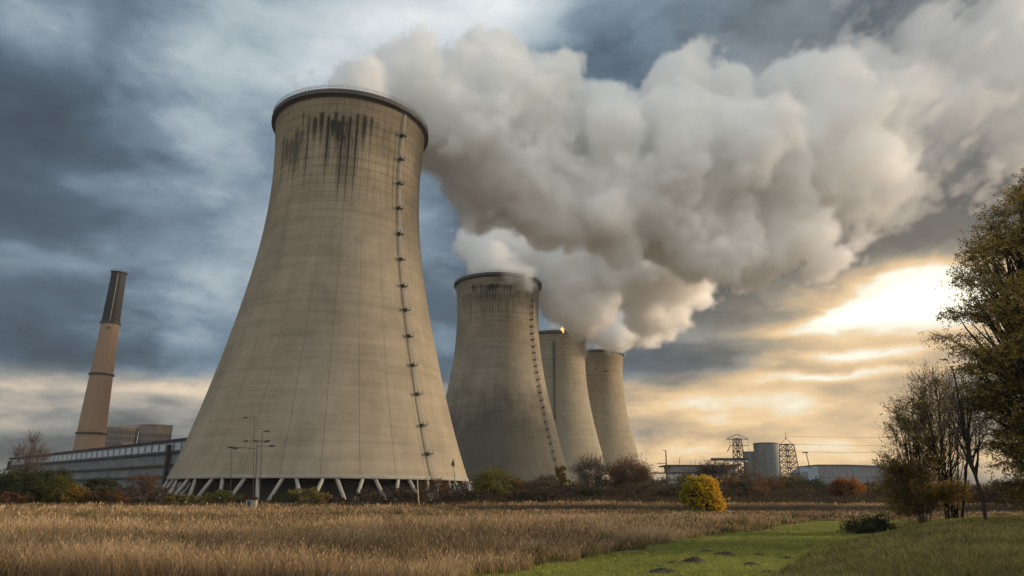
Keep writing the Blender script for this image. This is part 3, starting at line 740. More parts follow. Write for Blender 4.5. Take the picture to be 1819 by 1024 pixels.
pole('lamp_mast', 'tall twin armed lamp mast with long left arm before the nearest tower', 452, 783, 100, .075, [(.86, -3.4, .25, 1.), (.90, 1.9, .1, .8), (.98, -1.5, .05, .6), (.97, 1.2, .1, .6)], 'lamp post', 457)
pole('lamp_mast', 'thin second mast standing close right of the twin armed lamp mast', 460, 766, 104, .055, [(.985, .5, .1, .7), (.86, .8, 0, .6), (.86, -.8, 0, .6)], 'lamp post', 466)
pole('signal_pole', 'very thin tall antenna pole with short crossbar above the lamp masts', 449, 737, 108, .05, [(.965, -1.3, -.02, .5), (.975, .35, .0, 0)], 'pole', 452)
pole('lamp_mast', 'small single lamp pole at the left end of the long arm', 408, 797, 103, .05, [(.99, .4, .05, .6)], 'lamp post', 412)
pole('utility_pole', 'plain grey pole standing under the right side of the nearest tower', 744, 846, 98, .08, [], 'pole', 741, mat=M_PIPE)
pole('utility_pole', 'dark pole with one short crossbar left of the glazed building', 1186, 800, 330, .35, [(.72, -4.2, 0, 0), (.995, -1.5, .1, 0)], 'pole', 1182.5)
pole('utility_pole', 'short thin pole on the roof line of the glazed building', 1208, 813, 432, .2, [(.99, 1., .1, 0)], 'pole', 1207)
for (px, top, lb) in ((805, 822, 'small dark aerial on thin mast before right foot of nearest tower'),):
    r_ = pole('aerial', lb, 812, top, 118, .05, [(.96, .5, -.5, 0), (.9, -.35, -.25, 0)], 'aerial', px)
    b = MB(); z = at(px, top, 118)[2]-hz(r_.location[0], 118); b.lathe([(.02, z+.6), (.28, z-.1), (.3, z-.5), (.05, z-.6)], 12, c=(at(px, top, 118)[0]-r_.location[0], 0)); b.build('aerial_head', M_DARK, r_)
def gantry():
    Y = 465.; x0, x1 = at(1268, 815, Y)[0], at(1334, 815, Y)[0]; z = at(1300, 815, Y)[2]
    root = empty('conveyor_bridge', (x0, Y, 0), 'thin dark conveyor bridge crossing behind the left pylon', 'conveyor')
    b = MB(); b.box(((x1-x0)/2, 6, z), (x1-x0, 3, 1.6)); b.build('gallery', M_DARK, root)
    b = MB(); b.box(((x1-x0)*.7, 6, z-1.2), ((x1-x0)*.55, 2.6, .7)); b.build('underside', M_GLASSW, root)
    for f in (.1, .9):
        b = MB(); b.tube([((x1-x0)*f, 6, 0), ((x1-x0)*f, 6, z-.6)], .4, 6); b.build('support', M_STEEL, root)
gantry()
def cabinet():
    Y = 88.; x = gx(446, Y); root = empty('utility_cabinet', (x, Y, hz(x, Y)), 'small pale cabinet with dark door at the foot of the masts', 'utility box')
    b = MB(); b.box((0, 0, .42), (1.2, .7, .95)); b.build('cabinet_body', M_LEG, root)
    b = MB(); b.box((0, 0, .93), (1.34, .85, .09)); b.build('cabinet_roof', M_RIM, root)
    b = MB(); b.box((-.2, -.37, .42), (.36, .05, .62)); b.build('door', M_DARK, root)
cabinet()
def pipes():
    Y = 300.; x0, x1 = gx(835, Y), gx(925, Y); z = at(870, 858, Y)[2]
    root = empty('pipe_bridge', (x0, Y, 0), 'low white pipe bridge at the foot of the second tower', 'pipe bridge')
    b = MB(); b.tube([(0, 0, z), (x1-x0, 0, z)], .45, 8); b.build('pipe', M_WHITE, root); b = MB(); b.tube([(0, 1.2, z-1.1), (x1-x0, 1.2, z-1.1)], .3, 8); b.build('pipe', M_WHITE, root)
    for f in (.05, .3, .55, .8, .97):
        b = MB(); b.box(((x1-x0)*f, .6, z/2-.2), (.4, .6, z)); b.build('support', M_LEG, root)
    b = MB(); b.box(((x1-x0)*.72, 0, z+.9), (3.2, 1.2, 1.2)); b.build('valve_house', M_WHITE, root)
pipes()
# ------------------------------------------------------------------ trees and shrubs
def tubes_np(paths, rads, n=4):
    """paths: list of (k,3) arrays with matching radii; grouped by length for speed"""
    groups = {}
    for p, r in zip(paths, rads): groups.setdefault(len(p), []).append((p, r))
    VV = []; FF = []; base = 0
    for k, lst in groups.items():
        P = np.array([a for a, _ in lst]); R = np.array([b for _, b in lst]); Bn = len(P)
        Tn = np.empty_like(P); Tn[:, 1:-1] = P[:, 2:]-P[:, :-2]; Tn[:, 0] = P[:, 1]-P[:, 0]; Tn[:, -1] = P[:, -1]-P[:, -2]
        Tn /= np.linalg.norm(Tn, axis=2, keepdims=True)+1e-9
        ref = np.where(np.abs(Tn[:, :1, 2:3]) < .9, np.array([0, 0, 1.]), np.array([1., 0, 0]))
        U = np.cross(Tn, ref); U /= np.linalg.norm(U, axis=2, keepdims=True)+1e-9; Wv = np.cross(Tn, U)
        a = np.arange(n)*2*pi/n
        vv = P[:, :, None]+R[:, :, None, None]*(np.cos(a)[None, None, :, None]*U[:, :, None]+np.sin(a)[None, None, :, None]*Wv[:, :, None])
        VV.append(vv.reshape(-1, 3))
        b, i, j = np.meshgrid(np.arange(Bn), np.arange(k-1), np.arange(n), indexing='ij'); j2 = (j+1) % n
        q = lambda i_, j_: base+b*k*n+i_*n+j_
        FF.append(np.stack([q(i, j), q(i, j2), q(i+1, j2), q(i+1, j)], -1).reshape(-1, 4)); base += Bn*k*n
    return np.concatenate(VV), np.concatenate(FF)
def bez(p0, p1, p2, k):
    t = np.linspace(0, 1, k)[:, None]; return (1-t)**2*p0+2*t*(1-t)*p1+t*t*p2
_lm = {}
def leaf_mat(name, stops, trans=.45):
    if name in _lm: return _lm[name]
    m = blade_mat(name, stops, trans); _lm[name] = m; return m
LEAF = dict(
    green=[(0, (.012, .020, .007)), (.5, (.032, .048, .014)), (1, (.075, .09, .025))],
    olive=[(0, (.04, .038, .012)), (.5, (.15, .125, .034)), (1, (.32, .25, .065))],
    moss=[(0, (.035, .04, .008)), (.5, (.13, .125, .018)), (1, (.27, .24, .03))],
    yellow=[(0, (.035, .06, .008)), (.35, (.13, .15, .012)), (.62, (.48, .33, .018)), (1, (.68, .36, .02))],
    gold=[(0, (.06, .047, .014)), (.5, (.24, .175, .042)), (1, (.48, .33, .085))],
    ochre=[(0, (.06, .04, .010)), (.5, (.21, .135, .022)), (1, (.40, .24, .038))],
    orange=[(0, (.11, .045, .014)), (.5, (.30, .12, .024)), (1, (.52, .22, .035))],
    rust=[(0, (.05, .026, .014)), (.5, (.13, .062, .028)), (1, (.23, .11, .045))],
    brown=[(0, (.025, .018, .012)), (.5, (.07, .05, .03)), (1, (.14, .10, .055))],
    plum=[(0, (.022, .015, .013)), (.5, (.055, .038, .031)), (1, (.11, .075, .055))],
    grey=[(0, (.035, .03, .024)), (.5, (.08, .066, .05)), (1, (.15, .12, .085))])
M_BARK = simple('bark', (.055, .042, .03), .9, 0, .35, 6, .3)
M_TWIG = simple('brown_twigs', (.085, .062, .045), .9, 0, .25)
M_DBARK = simple('dark_bark', (.022, .017, .012), .9, 0, .35, 5, .4)
def plant(name, label, cat, base, targets, csize, twigs, leaves, lsize, kind, trunk_r=.12, stems=1, seed=0, group=None, center=None,
          twig_r=.012, spread=None, tint_fn=None, up=.35, twig_len=1., bark=None, bow=.25, trunk_path=None, flat=1., trunk_top=.75, nbranch=5, tw_mat=None):
    r = np.random.RandomState(seed); base = np.array(base, float); targets = np.array(targets, float)-base
    root = empty(name, base, label, cat, group)
    top = targets[:, 2].max(); cen = targets.mean(0) if center is None else np.array(center)-base
    trunks = []; trad = []
    for s_ in range(stems):
        if trunk_path is not None:
            tp = np.array(trunk_path[s_], float)-base; q_ = np.linspace(0, len(tp)-1, 30)
            tp = np.stack([np.interp(q_, np.arange(len(tp)), tp[:, k]) for k in range(3)], 1)
        else:
            off = r.randn(3)*np.array([1, 1, 0])*(spread if spread is not None else top*.12)*(stems > 1)
            tip = np.array([cen[0]+off[0]*1.6, cen[1]+off[1]*1.6, top*trunk_top]); st = np.array([off[0]*.15, off[1]*.15, -.15])
            tp = bez(st, np.array([off[0]*.5+r.randn()*.04*top, off[1]*.5+r.randn()*.04*top, top*.4]), tip, 9)
        trunks.append(tp); trad.append(np.linspace(1, .28, len(tp))*trunk_r*(.7+.5*r.rand() if stems > 1 else 1))
    paths = []; rads = []; LP = []; TW = []; TR = []
    for tg in targets:
        ti = r.randint(len(trunks)); tp = trunks[ti]; hmax = max(tg[2], .2)
        if stems > 1: ti = int(np.argmin([np.linalg.norm((q[-1]-tg)[:2])+r.rand()*.6*(spread or 1) for q in trunks])); tp = trunks[ti]
        zc = hmax*((.35 if trunk_path is None else .45)+.4*r.rand()); i = int(np.argmin(np.abs(tp[:, 2]-zc))); i = min(i, len(tp)-1)
        p0 = tp[i]; d = tg-p0; L = np.linalg.norm(d)+1e-6
        mid = p0+d*.5+np.array([0, 0, -1 if up > .5 else 1])*L*bow*(.3+.7*r.rand())+r.randn(3)*L*.07
        if L > .15: paths.append(bez(p0, mid, tg, nbranch)); rads.append(np.linspace(min(trad[ti][i]*.6, .035*L+.01), twig_r*1.5, nbranch))
        dirc = tg-cen; dirc = dirc/(np.linalg.norm(dirc)+1e-6)
        n = twigs; o = tg+r.randn(n, 3)*csize*.28*np.array([1, 1, flat*.8])
        dv = dirc*.7+r.randn(n, 3)*np.array([.75, .75, .55*flat])+np.array([0, 0, up]); dv /= np.linalg.norm(dv, axis=1, keepdims=True)
        ln = csize*twig_len*(.35+.65*r.rand(n))[:, None]
        e = o+dv*ln; m_ = (o+e)/2+r.randn(n, 3)*ln*.1
        st = tg+(o-tg)*.2
        TW.append(np.stack([st, (st+m_)/2+0*m_, m_, e], 1)); TR.append(np.tile(np.array([1.3, 1.1, .9, .4])*twig_r, (n, 1)))
        if leaves:
            t_ = r.rand(n, leaves, 1)**.7; LP.append((m_[:, None]*(1-t_)+e[:, None]*t_+r.randn(n, leaves, 3)*csize*.07).reshape(-1, 3))
    allp = list(trunks)+paths; allr = trad+rads
    v, f = tubes_np(trunks, trad, 8); mesh_np('trunk', v, f, bark or M_BARK, root, True)
    br = root
    if paths:
        v, f = tubes_np(paths, rads, 5); mesh_np('branches', v, f, bark or M_BARK, root, True)
    if TW:
        tw = np.concatenate(TW); tr = np.concatenate(TR); v, f = tubes_np(list(tw), list(tr), 3); mesh_np('twigs', v, f, tw_mat or M_TWIG, root)
    if LP:
        P = np.concatenate(LP); P = P[P[:, 2] > .03]; n = len(P); a = r.randn(n, 3); a /= np.linalg.norm(a, axis=1, keepdims=True); q = r.randn(n, 3); b_ = np.cross(a, q); b_ /= np.linalg.norm(b_, axis=1, keepdims=True)
        sz = lsize*(.55+.8*r.rand(n))[:, None]; a *= sz*.5; b_ *= sz*.3
        v = np.stack([P-a, P+b_, P+a, P-b_], 1); f = np.arange(n*4).reshape(-1, 4)
        cl = np.repeat(r.randn(len(targets)), len(P)//max(len(targets), 1)+1)[:n]*.11 if len(targets) else 0
        tint = .5+.2*r.randn(n)+cl
        if tint_fn is not None: tint = tint_fn(P, tint, r)
        mesh_np('foliage', v, f, leaf_mat('leaves_'+kind, LEAF[kind]), root, tint=np.clip(np.repeat(tint, 4), 0, 1))
    return root
def dome(base, w, d, h, n, seed, low=.12, shape=1., lean=0.):
    """cluster centres filling a rounded crown: uneven radius, more towards the shell"""
    r = np.random.RandomState(seed); a = r.rand(n)*2*pi; u = low+(1-low)*r.rand(n)**.85; rr = (.35+.65*r.rand(n)**.5)
    prof = np.sqrt(np.clip(1-((u-.45)/.62)**2, 0.05, 1))**shape; wob = 1+.2*np.sin(a*3+seed)+.17*np.sin(a*5+u*6+seed*2)+.1*np.sin(a*2+u*11+seed)
    return np.stack([base[0]+w/2*prof*rr*wob*np.cos(a)+lean*u*w, base[1]+d/2*prof*rr*wob*np.sin(a), base[2]+u*h*(1-.1*rr*r.rand(n))], 1)
def vase(base, w, d, h, n, seed):
    r = np.random.RandomState(seed); a = r.rand(n)*2*pi; u = .3+.7*r.rand(n)**.7; rr = r.rand(n)**.5; pr = .25+.75*u**.8; tap = np.where(u > .8, 1-(u-.8)*1.5, 1)
    return np.stack([base[0]+w/2*pr*rr*tap*np.cos(a), base[1]+d/2*pr*rr*tap*np.sin(a), base[2]+h*u*(1-.18*rr**2)], 1)
def shrub(px, top, w, Y, kind, label, form='dome', n=80, twigs=18, leaves=8, lsize=.185, name='shrub', cat='shrub', seed=None, tr=.12, stems=3, tint_fn=None, group='shrubs and small trees along the field edge', lean=0., low=.08, cs=None, tmul=1., bark=None):
    x = gx(px, Y); z = hz(x, Y); h = at(px, top, Y)[2]-z; W = w/F*Y*1.08; base = (x, Y, z-.05)
    seed = seed if seed is not None else int(px*7+top) % 9999
    cs = cs or min(W, h)*.22
    hh = h-cs*.55; ww = max(W-cs*.9, W*.4)
    tg = dome(base, ww, ww*.9, hh, n, seed, low, lean=lean) if form == 'dome' else vase(base, ww, ww*.9, hh, n, seed)
    return plant(name, label, cat, base, tg, cs, twigs, leaves, lsize, kind, tr, stems, seed, group, twig_r=.011*max(1, Y/90)*tmul, up=.35 if form == 'dome' else .9, tint_fn=tint_fn, twig_len=1. if form == 'dome' else 1.5, spread=W*.16, bark=bark)
def big_yellow(P, tint, r):
    x = P[:, 0]; w = x.max()-x.min(); g = (x-x.min())/w
    edge = np.hypot(x/(w/2), P[:, 1]/(w/2)); return .30+.62*g**1.1+.10*edge+.13*r.randn(len(x))+.12*(P[:, 2]/P[:, 2].max()-.6)
# left side
shrub(36, 769, 66, 125, 'grey', 'slender bare tree rising at the far left edge', 'vase', 46, 26, 0, name='bare_tree', cat='tree', tr=.2, stems=1, cs=1.7, low=.3)
shrub(-26, 838, 70, 108, 'green', 'dark green shrub cut by the left picture edge')
shrub(28, 836, 78, 104, 'green', 'broad dark green shrub below the slender bare tree', n=95)
shrub(84, 836, 80, 108, 'green', 'tall dark green shrub left of the yellowish shrubs', n=95)
shrub(12, 876, 60, 96, 'rust', 'low rusty scrub in the lower left corner of the hedge', n=50)
shrub(98, 850, 56, 101, 'moss', 'mossy yellow green shrub before the hall', n=70, tint_fn=lambda P, t, r: t*.62)
shrub(131, 862, 34, 98, 'ochre', 'small ochre shrub before the hall', n=45)
shrub(172, 850, 56, 107, 'green', 'dark green round shrub under the chimney', n=75)
shrub(216, 862, 50, 104, 'brown', 'thin brown twiggy shrub under the hall, left one', n=36, leaves=3)
shrub(251, 842, 56, 112, 'rust', 'rusty brown twiggy shrub reaching up the hall wall', n=46, leaves=4)
shrub(281, 866, 40, 106, 'brown', 'low brown shrub at the left feet of the nearest tower', n=36, leaves=4)
# before the nearest tower
shrub(348, 880, 50, 100, 'olive', 'low olive bush left of the mossy one under the tower', n=36)
shrub(396, 872, 66, 103, 'moss', 'mossy yellow bush among the tower legs', n=60, tint_fn=lambda P, t, r: t*.72)
shrub(440, 882, 40, 99, 'brown', 'low brown bush right beside the lamp masts', n=34)
shrub(504, 876, 50, 103, 'green', 'dark bush right of the masts under the ring', n=40, leaves=5)
shrub(541, 866, 62, 106, 'olive', 'loose olive bush under the middle of the tower', n=46, leaves=4)
shrub(600, 884, 60, 100, 'plum', 'low dark bush between the middle tower legs', n=40)
shrub(655, 868, 56, 105, 'brown', 'brown leafy bush hiding a middle right tower leg', n=42, leaves=4)
shrub(706, 862, 62, 108, 'brown', 'tawny twiggy bush left of the plain grey pole', n=46, leaves=4)
shrub(764, 852, 66, 110, 'rust', 'tall reddish twiggy bush right of the plain grey pole', n=52, leaves=4)
shrub(812, 856, 60, 112, 'plum', 'dark purplish bush before the right feet of nearest tower', n=52, leaves=4)
# middle
shrub(874, 831, 62, 108, 'moss', 'round yellow green tree in front of the second tower', n=95, tr=.15, name='small_tree', cat='tree', stems=1)
shrub(912, 846, 44, 110, 'ochre', 'brownish shrub close behind the round yellow green tree', n=46, leaves=4, tint_fn=lambda P, t, r: t*.5)
shrub(958, 850, 70, 112, 'brown', 'loose brown shrub with thin upright twigs', 'vase', n=60, leaves=3)
shrub(948, 872, 96, 94, 'plum', 'very dark low mound of brambles nearest the field', n=110, leaves=8)
shrub(998, 826, 24, 118, 'ochre', 'narrow upright ochre tree at the edge of second tower', n=42, name='small_tree', cat='tree', stems=1)
shrub(1012, 866, 54, 108, 'plum', 'dark shrub below the narrow ochre tree', n=60)
shrub(1052, 810, 74, 118, 'grey', 'bare vase shaped tree before the third tower', 'vase', 60, 22, 1, name='bare_tree', cat='tree', tr=.2, stems=5, cs=1.7)
shrub(1052, 868, 60, 106, 'green', 'dark green shrub at the foot of vase shaped tree', n=60, tint_fn=lambda P, t, r: t*.7)
shrub(1118, 816, 82, 118, 'rust', 'rusty domed bare tree before the farthest tower', 'vase', 90, 22, 4, name='bare_tree', cat='tree', tr=.18, stems=5, cs=1.6)
shrub(1104, 872, 70, 108, 'brown', 'low brown shrub under the rusty domed tree', n=60)
shrub(1160, 856, 50, 112, 'brown', 'thin brown shrub right of the rusty domed tree', n=50, leaves=4)
shrub(1190, 866, 56, 108, 'green', 'dark green low shrub left of the bright yellow tree', n=60, tint_fn=lambda P, t, r: t*.7)
shrub(1213, 840, 46, 122, 'olive', 'dark twiggy crown showing above the low shrubs left of yellow tree', n=50, leaves=4)
shrub(1218, 862, 44, 104, 'grey', 'pale tan shrub touching the left side of yellow tree', n=50, leaves=5)
shrub(1249, 848, 62, 79, 'yellow', 'bright yellow and orange tree standing alone in front of the hedge', n=150, twigs=16, leaves=10, lsize=.19, name='yellow_tree', cat='tree', tr=.14, stems=3, tint_fn=big_yellow, low=.04)
shrub(1282, 818, 92, 126, 'plum', 'large dark brown tree behind the bright yellow tree', n=120, leaves=5, name='dark_tree', cat='tree')
shrub(1336, 836, 66, 132, 'rust', 'reddish brown shrub below the silos', n=70, leaves=5)
shrub(1320, 856, 58, 112, 'green', 'dark green round bush right of the large brown tree', n=80, tint_fn=lambda P, t, r: t*.6)
shrub(1352, 864, 40, 110, 'orange', 'small orange shrub below the silos', n=42, leaves=6, tint_fn=lambda P, t, r: t*.7)
shrub(1396, 842, 76, 122, 'olive', 'olive brown round tree below the right pylon', n=90, leaves=5, tint_fn=lambda P, t, r: t*.7)
shrub(1441, 848, 64, 118, 'green', 'dark grey green tree at left end of the warehouse', n=80, leaves=5, tint_fn=lambda P, t, r: t*.75)
shrub(1478, 866, 60, 122, 'plum', 'dull brown shrub left of the round orange tree', n=60, leaves=5)
shrub(1511, 849, 56, 108, 'orange', 'round orange tree with dark forked trunk before the warehouse', n=85, leaves=5, lsize=.2, name='orange_tree', cat='tree', tr=.2, stems=1, low=.25, bark=M_DBARK, tint_fn=lambda P, t, r: .3+.35*(P[:, 0]/3+.3)+.15*r.randn(len(P)))
shrub(1556, 862, 62, 116, 'plum', 'dusky shrub right of the round orange tree', n=66, leaves=5)
shrub(1606, 852, 70, 120, 'brown', 'brown shrub hidden partly by the right thicket', n=66, leaves=5)
shrub(1716, 858, 90, 92, 'rust', 'reddish scrub seen under the leaning tree', n=80, leaves=5)
shrub(1796, 850, 90, 84, 'brown', 'brown scrub below the large leafy tree at right edge', n=90, leaves=5)
for i_, (px_, top_, w_, Y_, kd, lb_) in enumerate([
    (1140, 846, 60, 128, 'brown', 'tall brown shrub behind and right of the rusty domed tree'), (1176, 848, 50, 132, 'grey', 'greyish thicket shrub under the left crossbar pole'),
    (1236, 838, 70, 138, 'plum', 'dark purplish tree just behind the top of the bright yellow tree'), (1300, 846, 50, 118, 'rust', 'rust coloured shrub between the large brown tree and the silos'),
    (1370, 850, 54, 116, 'rust', 'reddish twiggy shrub right of the small orange one'), (1420, 846, 50, 132, 'brown', 'brown shrub filling the gap below the spiked pylon'),
    (1540, 852, 60, 130, 'brown', 'tall brown shrub against the right half of the warehouse'), (1580, 862, 50, 108, 'ochre', 'ochre shrub close to the left of the thicket'),
    (932, 856, 50, 120, 'brown', 'brown shrub at the foot of the second tower'), (976, 844, 44, 124, 'grey', 'thin grey twiggy tree left of the narrow ochre tree'),
    (1026, 858, 50, 124, 'brown', 'brown shrub between ochre tree and vase shaped tree'), (1084, 846, 56, 128, 'plum', 'dark shrub between the two large bare trees'),
    (735, 876, 44, 118, 'olive', 'olive weeds bush beside the plain grey pole'), (846, 872, 40, 102, 'brown', 'small brown bush left of the round yellow green tree'),
    (190, 872, 60, 98, 'rust', 'low rusty bush under the hall wall'), (310, 880, 40, 99, 'olive', 'small olive bush at the leftmost tower feet'), (570, 876, 44, 112, 'ochre', 'small ochre tinted bush among middle legs')]):
    shrub(px_, top_, w_, Y_, kd, lb_, n=56, leaves=6)
# low undergrowth running along the whole edge
def undergrowth():
    r = np.random.RandomState(77); n = 330000; x = r.uniform(-95, 110, n); y = r.uniform(90, 122, n)
    keep = y > bank_y(x)+4; x, y = x[keep], y[keep]; n = len(x)
    cl = .55+.45*wave(x, y*.7, 7, 55)+.3*wave(x, y, 2.2, 56); tall = sm(y, 99, 108)*(.12+.88*sm(x, -14, -4)); hmax = np.clip(1.1*cl, .15, 2.0)*(.45+.55*sm(x, -14, -4))+tall*np.clip(1.6+1.3*wave(x, y*.5, 6, 58)+.7*wave(x, y, 2, 59), 0, 3.6)
    z = height(x, y)+hmax*r.rand(n)**.8; P = np.stack([x, y, z], 1); a = r.randn(n, 3); a /= np.linalg.norm(a, axis=1, keepdims=True); q = np.cross(a, r.randn(n, 3)); q /= np.linalg.norm(q, axis=1, keepdims=True)
    s_ = .26*(.5+.8*r.rand(n))[:, None]; a *= s_*.5; q *= s_*.22
    tint = .42+.16*r.randn(n)+.12*wave(x, y, 9, 57)
    o = mesh_np('undergrowth', np.stack([P-a, P+q, P+a, P-q], 1), np.arange(n*4).reshape(-1, 4), leaf_mat('leaves_under', [(0, (.018, .013, .009)), (.4, (.052, .038, .024)), (.7, (.098, .070, .04)), (1, (.18, .125, .07))]), tint=np.clip(np.repeat(tint, 4), 0, 1))
    tag(o, 'tangled low brambles and weeds under the shrubs', 'undergrowth', kind='stuff')
undergrowth()
def far_woods():
    r = np.random.RandomState(5); n = 90000; x = r.uniform(-420, 520, n); y = r.uniform(600, 640, n)
    hmax = np.clip(9+4*wave(x, y*0, 60, 61)+2*wave(x, y*0, 17, 62), 4, 16); z = hmax*r.rand(n)**.7
    P = np.stack([x, y, z], 1); a = r.randn(n, 3); a /= np.linalg.norm(a, axis=1, keepdims=True); q = np.cross(a, r.randn(n, 3)); q /= np.linalg.norm(q, axis=1, keepdims=True)
    a *= 1.1; q *= .7
    o = mesh_np('far_woods', np.stack([P-a, P+q, P+a, P-q], 1), np.arange(n*4).reshape(-1, 4), leaf_mat('leaves_far', [(0, (.03, .035, .03)), (1, (.09, .085, .06))]), tint=r.rand(n*4))
    tag(o, 'distant line of woods on the horizon', 'woods', kind='stuff')
far_woods()
# dark twiggy bush on the lawn end
shrub(1546, 917, 74, 35, 'green', 'low dark twiggy bush where the green lawn meets the mound', n=46, twigs=22, leaves=8, lsize=.07, group=None, name='dark_bush', cat='bush', tr=.025, stems=5, cs=.42, tmul=.45, tint_fn=lambda P, t, r: t*.55)
# thicket on the mound
def px_targets(lst, Y0, dY, n, seed, zmin=.25):
    """cluster centres inside rounded volumes that read as the given lobes (px, py, half width, half height)"""
    r = np.random.RandomState(seed); out = []; A = np.array([l[2]*l[3]*(l[4] if len(l) > 4 else 1) for l in lst]); A = A/A.sum()
    for l, a in zip(lst, A):
        k = max(int(n*a), 3); g = r.randn(k, 3); g /= np.linalg.norm(g, axis=1, keepdims=True); g *= r.rand(k, 1)**.42
        for q in g:
            Y = Y0+dY*q[1]; out.append(at(l[0]+l[2]*q[0], l[1]+l[3]*q[2], Y))
    out = np.array(out); return out[out[:, 2] > zmin]
Yt = 36.
def thicket():
    def B(px, Y=Yt): x = gx(px, Y); return np.array([x, Y, hz(x, Y)-.05])
    tg = px_targets([(1632, 800, 58, 85), (1600, 760, 36, 45, .7), (1655, 730, 40, 60, .7), (1640, 860, 60, 45), (1590, 850, 30, 40), (1612, 888, 44, 22, 1.3)], Yt, 1.6, 150, 3)
    plant('leafy_shrub', 'large dense olive brown shrub at left side of the mound thicket', 'shrub', B(1640), tg, .66, 17, 6, .08, 'gold', .05, 7, 31, 'thicket on the mound', twig_r=.006, spread=.9, up=.8, twig_len=1.25, bark=M_DBARK)
    tg = px_targets([(1630, 868, 62, 34), (1680, 880, 46, 24), (1600, 840, 30, 30), (1612, 896, 44, 14, 1.5)], Yt-1.3, .8, 90, 4)
    plant('leafy_shrub', 'low ochre leaved bush along the bottom of the thicket', 'shrub', B(1648, Yt-1.3), tg, .48, 16, 8, .075, 'ochre', .04, 5, 32, 'thicket on the mound', twig_r=.005, spread=.8, tint_fn=lambda P, t, r: t*.72)
    stems = []
    tops = [(1668, 690), (1655, 648), (1640, 690), (1626, 720), (1688, 700), (1702, 690), (1612, 745), (1720, 745)]
    for i, (a, b_) in enumerate(tops):
        e = at(a, b_, Yt+(i % 3-1)*.7); s_ = B(1696+(i-3)*4); m_ = (s_+e)/2+np.array([.35*(1 if i % 2 else -.3)+(s_[0]-e[0])*.22, 0, -.2]); stems.append(bez(s_, m_, e, 12))
    tg = px_targets([(1660, 690, 34, 44), (1640, 740, 40, 45), (1700, 740, 26, 50), (1670, 800, 60, 60, .5), (1715, 790, 22, 50, .6)], Yt, 1.4, 120, 5)
    plant('bare_tree', 'many stemmed nearly bare tree rising from the thicket', 'tree', B(1698), tg, .75, 15, 2, .07, 'ochre', .062, 8, 33, 'thicket on the mound', twig_r=.006, up=1.1, twig_len=1.5, trunk_path=stems, bark=M_DBARK, bow=.12)
    # leaning slender tree
    Yl = 30.; f = B(1757, Yl); pts = np.array([B(1757, Yl), at(1745, 885, Yl), at(1728, 830, Yl), at(1714, 775, Yl), at(1704, 720, Yl), at(1698, 680, Yl), at(1690, 650, Yl)])
    tg = px_targets([(1700, 700, 24, 40), (1690, 740, 26, 40), (1735, 740, 26, 46), (1712, 780, 40, 26, .6)], Yl, .9, 46, 6)
    plant('leaning_tree', 'slender dark tree leaning left alone at the right of thicket', 'tree', f, tg, .62, 9, 2, .06, 'olive', .075, 1, 34, None, twig_r=.0055, up=1.1, twig_len=1.4, trunk_path=[pts], bark=M_DBARK, bow=.1)
thicket()
def big_tree():
    Yb = 30.; x = gx(1905, Yb); base = np.array([x, Yb, hz(x, Yb)-.1])
    r = np.random.RandomState(8)
    # crown outline by height: (py, leftmost px)
    out = [(300, 1850), (335, 1806), (365, 1772), (410, 1745), (455, 1718), (490, 1700), (530, 1702), (560, 1672), (585, 1656), (605, 1676), (650, 1700), (720, 1716), (765, 1745), (800, 1768), (850, 1782), (890, 1796)]
    oy = [a for a, _ in out]; ox = [b for _, b in out]; tg = []
    while len(tg) < 700:
        py = r.uniform(290, 895); lx = np.interp(py, oy, ox)+6; hw = 1915-lx; q = r.randn(2); q /= np.linalg.norm(q); rr = r.rand()**.45
        px = 1915+hw*q[0]*rr; dY = hw/F*Yb*q[1]*rr*.8
        if px > 2060 or (r.rand() < .35 and abs(q[0]*rr) < .5): continue
        # leave irregular gaps between tiers of boughs
        g = sin(px*.020+py*.012)*sin(py*.055+px*.012+1.3)
        if g > .5 and r.rand() < .8 and py < 700: continue
        tg.append(at(px, py, Yb+dY))
    tg = np.array(tg); tp = np.array([base, base+(.1, 0, 3), base+(-.1, 0, 6), base+(.2, 0, 9), base+(.35, 0, 11)])
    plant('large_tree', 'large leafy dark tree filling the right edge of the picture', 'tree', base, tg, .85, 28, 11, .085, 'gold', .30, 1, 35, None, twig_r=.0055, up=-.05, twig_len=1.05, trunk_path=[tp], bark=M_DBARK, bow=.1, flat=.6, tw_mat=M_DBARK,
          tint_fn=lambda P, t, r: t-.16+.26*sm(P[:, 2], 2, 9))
big_tree()
